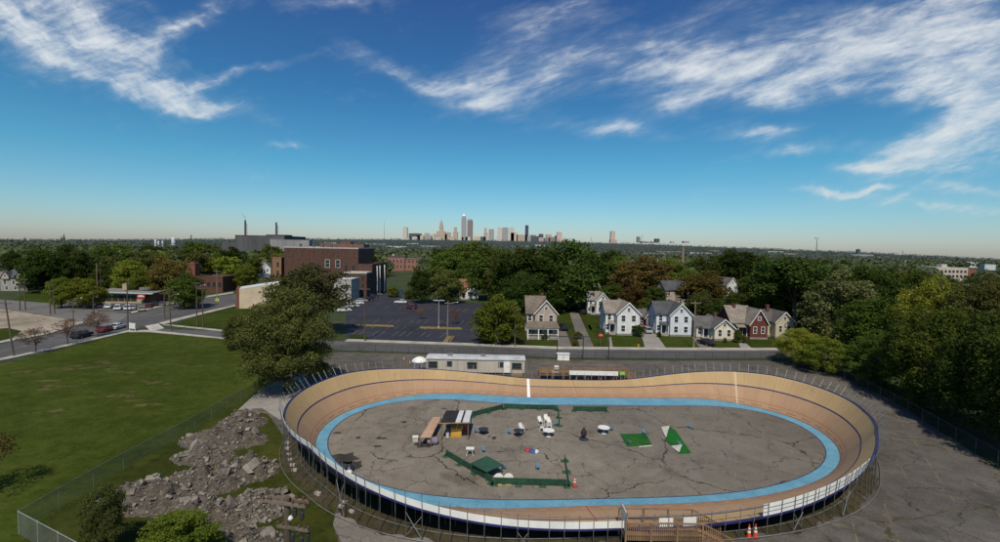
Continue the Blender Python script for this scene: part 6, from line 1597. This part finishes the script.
for a in (((14,356.5,299.5,-.12), dict(label='leaning wooden pole at the left picture side of the avenue')), ((20,310.5,280), dict(label='thin pole left of the pair at the vacant lot', arms=())), ((25.4,310.5,278), dict(label='thin pole right of the pair at the vacant lot', arms=(.5,))),
          ((50.4,315,282), dict(label='tall pole behind the vacant lot, left of two', arms=(.5,))), ((54.6,314,284), dict(label='tall pole behind the vacant lot, right of two', arms=())), ((73.6,327,299.5), dict(label='lamp post between the street trees of the avenue', arms=(), lamp=(1,.97), wood=DSTL, r=.11, name='street_lamp', cat='street lamp')),
          ((93.6,314.5,292), dict(label='short pole left of the diner car park', arms=())), ((128,329,281.6), dict(label='pole beside the white corner sign', arms=(.5,))), ((171,330.6,288,-.03), dict(label='dark pole with a lamp arm at the grass triangle', arms=(.4,), lamp=(1,.80))), ((164.6,318.6,292), dict(label='pole across the avenue with a box at its foot', arms=(.4,))),
          ((197,325.8,281), dict(label='left of the two dark poles in the grass triangle', arms=(.5,), lamp=(1,.86))), ((203,326.2,285.5), dict(label='right of the two dark poles in the grass triangle', arms=(.7,))), ((217,297.5,269.6), dict(label='pale pole across the avenue near the brick depot', arms=(.6,), wood=WOODL, drum=True)),
          ((364.8,341.5,286), dict(label='dark pole at the left end of the street fence', arms=(.6,))), ((447.4,343.2,300.6), dict(label='pale wooden pole at the front of the car park', arms=(.5,), wood=WOODL, lamp=(1,.9), aw=.7)), ((514.8,346.8,307), dict(label='dark pole left of the beige porch house', arms=(.5,))),
          ((693.6,348.2,300.6), dict(label='pale wooden pole left of the small cream cottage', arms=(.4,), wood=WOODL)), ((404,301.5,261), dict(label='tall thin pole at the far end of the car park', arms=(), wood=DSTL, r=.13, lamp=(-1,.98))), ((97.4,296,263), dict(label='pole with a double lamp box behind the trees left of the diner', arms=(), wood=WOODL)), ((101,296,268), dict(label='thin dark pole right behind the one with the lamp box', arms=()))):
    upole(a[1].pop('label'), *a[0], **a[1])
p = at(438.6, 328.4); root = thing('parking_lamp', 'pale double headed lamp post on the car park island', 'street lamp', p); h = 28.6/FOC*p.y
MB().tube((0,0,.5), (0,0,h), .10, .08, 8).build('shaft', PALE, root); MB().lathe([(.3,-.05),(.3,.5)], n=10).build('footing', M('yellow_footing', (.4,.36,.28)), root)
for s in (-1,1): MB().box(.12*s if s > 0 else -1.5, 1.5 if s > 0 else -.12, -.2, .2, h-.16, h+.06).build('lamp_head', PALE, root)
# the pole top below the viewer
root = thing('utility_pole', 'near utility pole top with two crossarms rising from the bottom edge over the rubble', 'utility pole', (-9.75, 20.9, 0)); h = 10.1
MB().tube((0,0,-.1), (0,0,h), .2, .15, 10).build('shaft', WOOD, root)
for zz, xx, l_, dy in ((h-.18,-.05,1.12,-.2),(h-.18,-.05,1.12,.2),(h-1.35,.35,.82,-.2)):
    c_ = MB().cbox((xx,dy,zz), (l_*2,.1,.13), -.20).build('crossarm', M('grey_arm_wood', (.15,.12,.09), .3, 1.5, .9), root)
    for q in (-.95,-.62,.4,.72,.95):
        cx, cy = xx + q*l_*math.cos(-.20), dy + q*l_*math.sin(-.20)
        MB().lathe([(.03,zz+.066),(.06,zz+.11),(.05,zz+.2),(.02,zz+.24)], (cx,cy,0), 8).build('insulator', M('insulator_brown', (.09,.05,.035)), c_)
for q, zz in ((.45,h-.8),(.78,h-.95),(.35,h-2.0),(.75,h-2.15),(1.05,h-2.0)):
    MB().lathe([(.05,0),(.10,.06),(.10,.36),(.05,.42)], (q,-.2,zz), 8).tube((q,-.2,zz+.42), (q,-.2,zz+.75), .015, n=4).build('cutout', M('dark_fitting', (.03,.03,.03)), root)
MB().lathe([(.09,0),(.12,.08),(.06,.18)], (.32,-.36,h-.85), 8).build('bell_fitting', M('pale_fitting', (.6,.58,.55)), root)
for a, b in (((-.9,-.1,h-.2),(0,0,h-.9)),((.85,-.25,h-.3),(0,0,h-.95)),((.9,-.3,h-1.4),(0,0,h-2.0)),((-.4,-.1,h-1.3),(0,0,h-1.9))): MB().tube(a, b, .018, n=4).build('brace', DSTL, root)
# signs
p = at(132, 331.4); root = thing('corner_sign', 'white board on two posts at the corner of the grass field', 'sign', p, -.35)
MB().box(-.95,.95,-.04,.04,.7,2.0).build('panel', WHT, root)
for x in (-.99,.99): MB().box(x-.05,x+.05,.045,.14,0,2.15).build('post', WHT, root)
MB().box(-.7,.7,-.055,-.042,1.55,1.72).box(-.7,.4,-.055,-.042,1.25,1.36).box(-.7,.6,-.055,-.042,.98,1.09).build('faded_lettering', M('faded_ink', (.42,.45,.5)), root)
p = at(217.4, 307.4); root = thing('warning_sign', 'lime yellow square warning sign beside the avenue', 'sign', p, .2)
MB().tube((0,0,0), (0,0,3.1), .05, n=6).build('post', DSTL, root); b_ = MB().cbox((0,0,0), (1.0,.05,1.0)).build('panel', M('lime_yellow', (.45,.62,.03), .05), root); b_.matrix_local = Matrix.Translation((0,-.08,2.5)) @ Matrix.Rotation(R(45), 4, 'Y')
MB().lathe([(.09,.35),(.09,.52)], (0,-.12,2.3), 8).box(-.1,.1,-.135,-.11,2.2,2.6).box(-.12,-.03,-.135,-.11,1.98,2.2).box(.03,.12,-.135,-.11,1.98,2.2).build('walker_symbol', M('black_paint', (.02,.02,.02)), root)
p = at(600.4, 346.4); root = thing('stop_sign', 'red octagonal stop sign at the corner in front of the white house', 'sign', p, 0)
MB().tube((0,0,0), (0,0,3.0), .04, n=6).build('post', GALV, root)
b_ = MB().lathe([(.5,-.02),(.5,.02)], n=8).build('panel', M('stop_red', (.42,.02,.02), .05), root); b_.matrix_local = Matrix.Translation((0,-.07,2.55)) @ Matrix.Rotation(PI/2, 4, 'X') @ Matrix.Rotation(PI/8, 4, 'Z')
try:
    cu = bpy.data.curves.new('lettering', 'FONT'); cu.body = 'STOP'; cu.size = .36; cu.align_x = 'CENTER'; cu.align_y = 'CENTER'; cu.extrude = .004
    to = bpy.data.objects.new('lettering', cu); COL.objects.link(to); bpy.context.view_layer.update()
    me = bpy.data.meshes.new_from_object(to.evaluated_get(bpy.context.evaluated_depsgraph_get())); bpy.data.objects.remove(to)
    to = bpy.data.objects.new('lettering', me); COL.objects.link(to); me.materials.append(WHT); to.parent = root; to.rotation_euler = (PI/2,0,0); to.location = (0,-.1,2.55)
except Exception as e: print('text', e)
o = thing('fire_hydrant', 'yellow fire hydrant on the pavement in front of the white house', 'hydrant', at(638.4, 347.4, .12)); o.location.z = .14
MB().lathe([(.16,0),(.16,.05),(.11,.06),(.11,.55),(.13,.56),(.12,.66),(.04,.74)], n=10).build('barrel', M('hydrant_yellow', (.48,.33,.03)), o); MB().tube((-.2,0,.42), (.2,0,.42), .06).build('outlet', M('hydrant_yellow', (.48,.33,.03)), o)
# shrubs in the front gardens
for a in ((0,'dark',638,336.4,324,13,'dark shrub in front of the white house gable'),(1,'dark',545,339.6,333,9,'low dark shrub at the beige porch'),(2,'mid',744,343,334,8,'shrub between the cream cottage and the dark red house'),(3,'rust',575,345.6,339.6,6,'orange red flowering shrub at the kerb right of the beige porch house'),(1,'mid',578,339,331,9,'small green shrub left of the long drive'),
          (0,'dark',659,337,331,6,'clipped shrub at the pale blue house'),(2,'dark',725,343,337,4,'little bush under the cottage windows'),(3,'mid',738,343,328,9,'tall shrub left of the dark red house')):
    tree_px('lush', *a[:2], a[2], a[3], a[4], a[5], a[6], name='shrub', cat='shrub')
# ---------------------------------------------------------------- cars
TYRE = M('tyre', (.02,.02,.02)); RIM = M('rim', (.35,.35,.36), .1, 2, .4, .6); CGL = glass('car_glass', (.015,.018,.022))
def paint(name, col):
    if name in MATS: return MATS[name]
    m = M(name, col, .06, .6, .3); m.node_tree.nodes['Principled BSDF'].inputs['Coat Weight'].default_value = .4; return m
CP = {'white': paint('paint_white', (.62,.63,.64)), 'silver': paint('paint_silver', (.36,.37,.39)), 'black': paint('paint_black', (.018,.018,.022)), 'navy': paint('paint_navy', (.025,.03,.06)), 'red': paint('paint_red', (.20,.022,.02)), 'maroon': paint('paint_maroon', (.09,.018,.02)), 'tan': paint('paint_tan', (.34,.32,.26)), 'grey': paint('paint_grey', (.13,.13,.14)), 'blue': paint('paint_blue', (.06,.09,.15))}
def make_car(kind):
    root = thing('parked_car', kind, 'car')
    prof = {'sedan': [(-2.25,.32),(-2.3,.62),(-2.2,.86),(-1.45,.95),(1.0,.95),(2.1,.80),(2.28,.6),(2.25,.32)], 'suv': [(-2.3,.38),(-2.35,.7),(-2.3,1.02),(1.05,1.06),(2.15,.95),(2.32,.7),(2.3,.38)]}[kind]
    cab = {'sedan': ((-1.65,1.15,.952),(-1.05,.35,1.42)), 'suv': ((-2.2,1.2,1.062),(-2.0,.5,1.68))}[kind]
    mb = MB(); n = len(prof); xs = (-.88, -.80, .80, .88)
    rows = [[(-.88, y, .32+(z_-.32)*.9) if k == 0 else (.88, y, .32+(z_-.32)*.9) if k == 3 else ((-.78 if k == 1 else .78), y*(1.0), z_) for y, z_ in prof] for k in range(4)]
    for r_ in rows: mb.v += r_
    mb.f = [tuple(range(n-1,-1,-1)), tuple(3*n+i for i in range(n))] + [(k*n+i, k*n+(i+1) % n, (k+1)*n+(i+1) % n, (k+1)*n+i) for k in range(3) for i in range(n)]; mb.mi = [0]*len(mb.f)
    mb.build('body', CP['white'], root)
    (a0, a1, az), (b0_, b1_, bz) = cab
    MB().add([(-.76,a0,az),(.76,a0,az),(.76,a1,az),(-.76,a1,az),(-.60,b0_,bz-.05),(.60,b0_,bz-.05),(.60,b1_,bz-.05),(-.60,b1_,bz-.05)], [(4,5,6,7),(0,1,5,4),(1,2,6,5),(2,3,7,6),(3,0,4,7)]).build('window_band', CGL, root)
    rb = MB().add([(-.61,b0_-.02,bz-.048),(.61,b0_-.02,bz-.048),(.61,b1_+.02,bz-.048),(-.61,b1_+.02,bz-.048),(-.54,b0_+.1,bz),(.54,b0_+.1,bz),(.54,b1_-.1,bz),(-.54,b1_-.1,bz)], [(4,5,6,7),(0,1,5,4),(1,2,6,5),(2,3,7,6),(3,0,4,7),(3,2,1,0)])
    for sx in (-1,1):
        for (ya, yb_) in ((a0,b0_),(a1,b1_),((a0+a1)/2-.1,(b0_+b1_)/2)): rb.tube((sx*.765,ya,az), (sx*.615,yb_,bz-.05), .035, n=4)
    rb.build('roof', CP['white'], root)
    for sx in (-1,1):
        for y in (-1.38, 1.42):
            w_ = MB().tube((-.11,0,0), (.11,0,0), .33, n=14).build('wheel', TYRE, root); w_.location = (sx*.80, y, .33)
            r2 = MB().tube((-.02,0,0), (.02,0,0), .19, n=10).build('rim', RIM, w_); r2.location = (sx*.105, 0, 0)
        MB().box(sx*.62-.17, sx*.62+.17, 2.2, 2.30, .60, .74).build('headlight', M('lamp_clear', (.6,.6,.58)), root); MB().box(sx*.66-.14, sx*.66+.14, -2.33, -2.24, .64, .82).build('tail_light', M('lamp_red', (.25,.01,.01)), root)
    return root
CARS = {}
def car(kind, px, y, rz, colr, label, group=None, z=.03):
    if kind not in CARS: CARS[kind] = o = make_car(kind)
    else: o = copy_tree(CARS[kind])
    o.location = on(px, y, z); o.rotation_euler = (0,0,rz); o['label'] = label
    if 'group' in o: del o['group']
    if group: o['group'] = group
    for ch in o.children:
        if ch.name.split('.')[0] in ('body', 'roof'): ch.material_slots[0].link = 'OBJECT'; ch.material_slots[0].material = CP[colr]
    return o
av = math.atan2((at(250,292)-at(140,320)).y, (at(250,292)-at(140,320)).x) - PI/2
for a in (('sedan',99.5,307.6,0.62,'navy','dark blue car leftmost in the diner car park'),('sedan',108.4,308.0,0.55,'white','white car second from the left in the diner car park'),('suv',117.8,309.8,0.6,'white','white off road car in front of the diner'),('suv',128.2,309.8,0.55,'white','white car in front of the diner sign'),
          ('sedan',133.4,309.4,0.5,'silver','silver car squeezed between white and tan cars at the diner'),('sedan',141,311,0.7,'tan','tan saloon at the pavement edge of the diner car park'),('sedan',148.6,308,0.6,'maroon','maroon car right of the tan saloon at the diner'),('suv',155.4,306,0.55,'black','black car second from the right end of the diner car park'),('sedan',161.8,305.6,0.6,'grey','dark grey car at the right end of the diner car park'),
          ('sedan',92,304,2.6,'grey','grey car half hidden behind the pole left of the diner'),('sedan',117.6,328.8,av+.03,'white','white saloon waiting on the avenue by the corner sign'),('sedan',106,331.4,av,'red','red car queued behind the white saloon on the avenue'),('suv',82,337.6,av,'black','black off road car behind the russet street trees'),
          ('sedan',344.2,311.6,-1.1,'white','nearest white car in the row beside the brick annex'),('sedan',352.2,307.6,-1.1,'silver','silver car second nearest in the row beside the brick annex'),('sedan',357,304.6,-1.1,'white','white car third in the row beside the brick annex'),('sedan',361,302,-1.1,'silver','silver car fourth in the row beside the brick annex'),('suv',367.4,301,-1.1,'black','black car in the row beside the brick annex'),('suv',372.4,298,-1.1,'navy','dark blue car near the far end of the annex row'),('sedan',376.4,295.6,-1.1,'grey','farthest grey car in the annex row'),
          ('suv',410,308.8,1.45,'maroon','maroon off road car alone in the empty car park'),('sedan',400.8,303.4,1.5,'white','white car at the top of the car park'),('suv',563,329.8,.1,'black','black car beside the beige porch house'),('sedan',581.4,313.4,.3,'black','dark car at the end of the long drive'),('suv',646.6,332.6,.0,'silver','silver car in the concrete drive between the white and pale blue houses'),('sedan',706,344.6,.25,'black','black car in front of the small cream cottage')):
    car(*a)
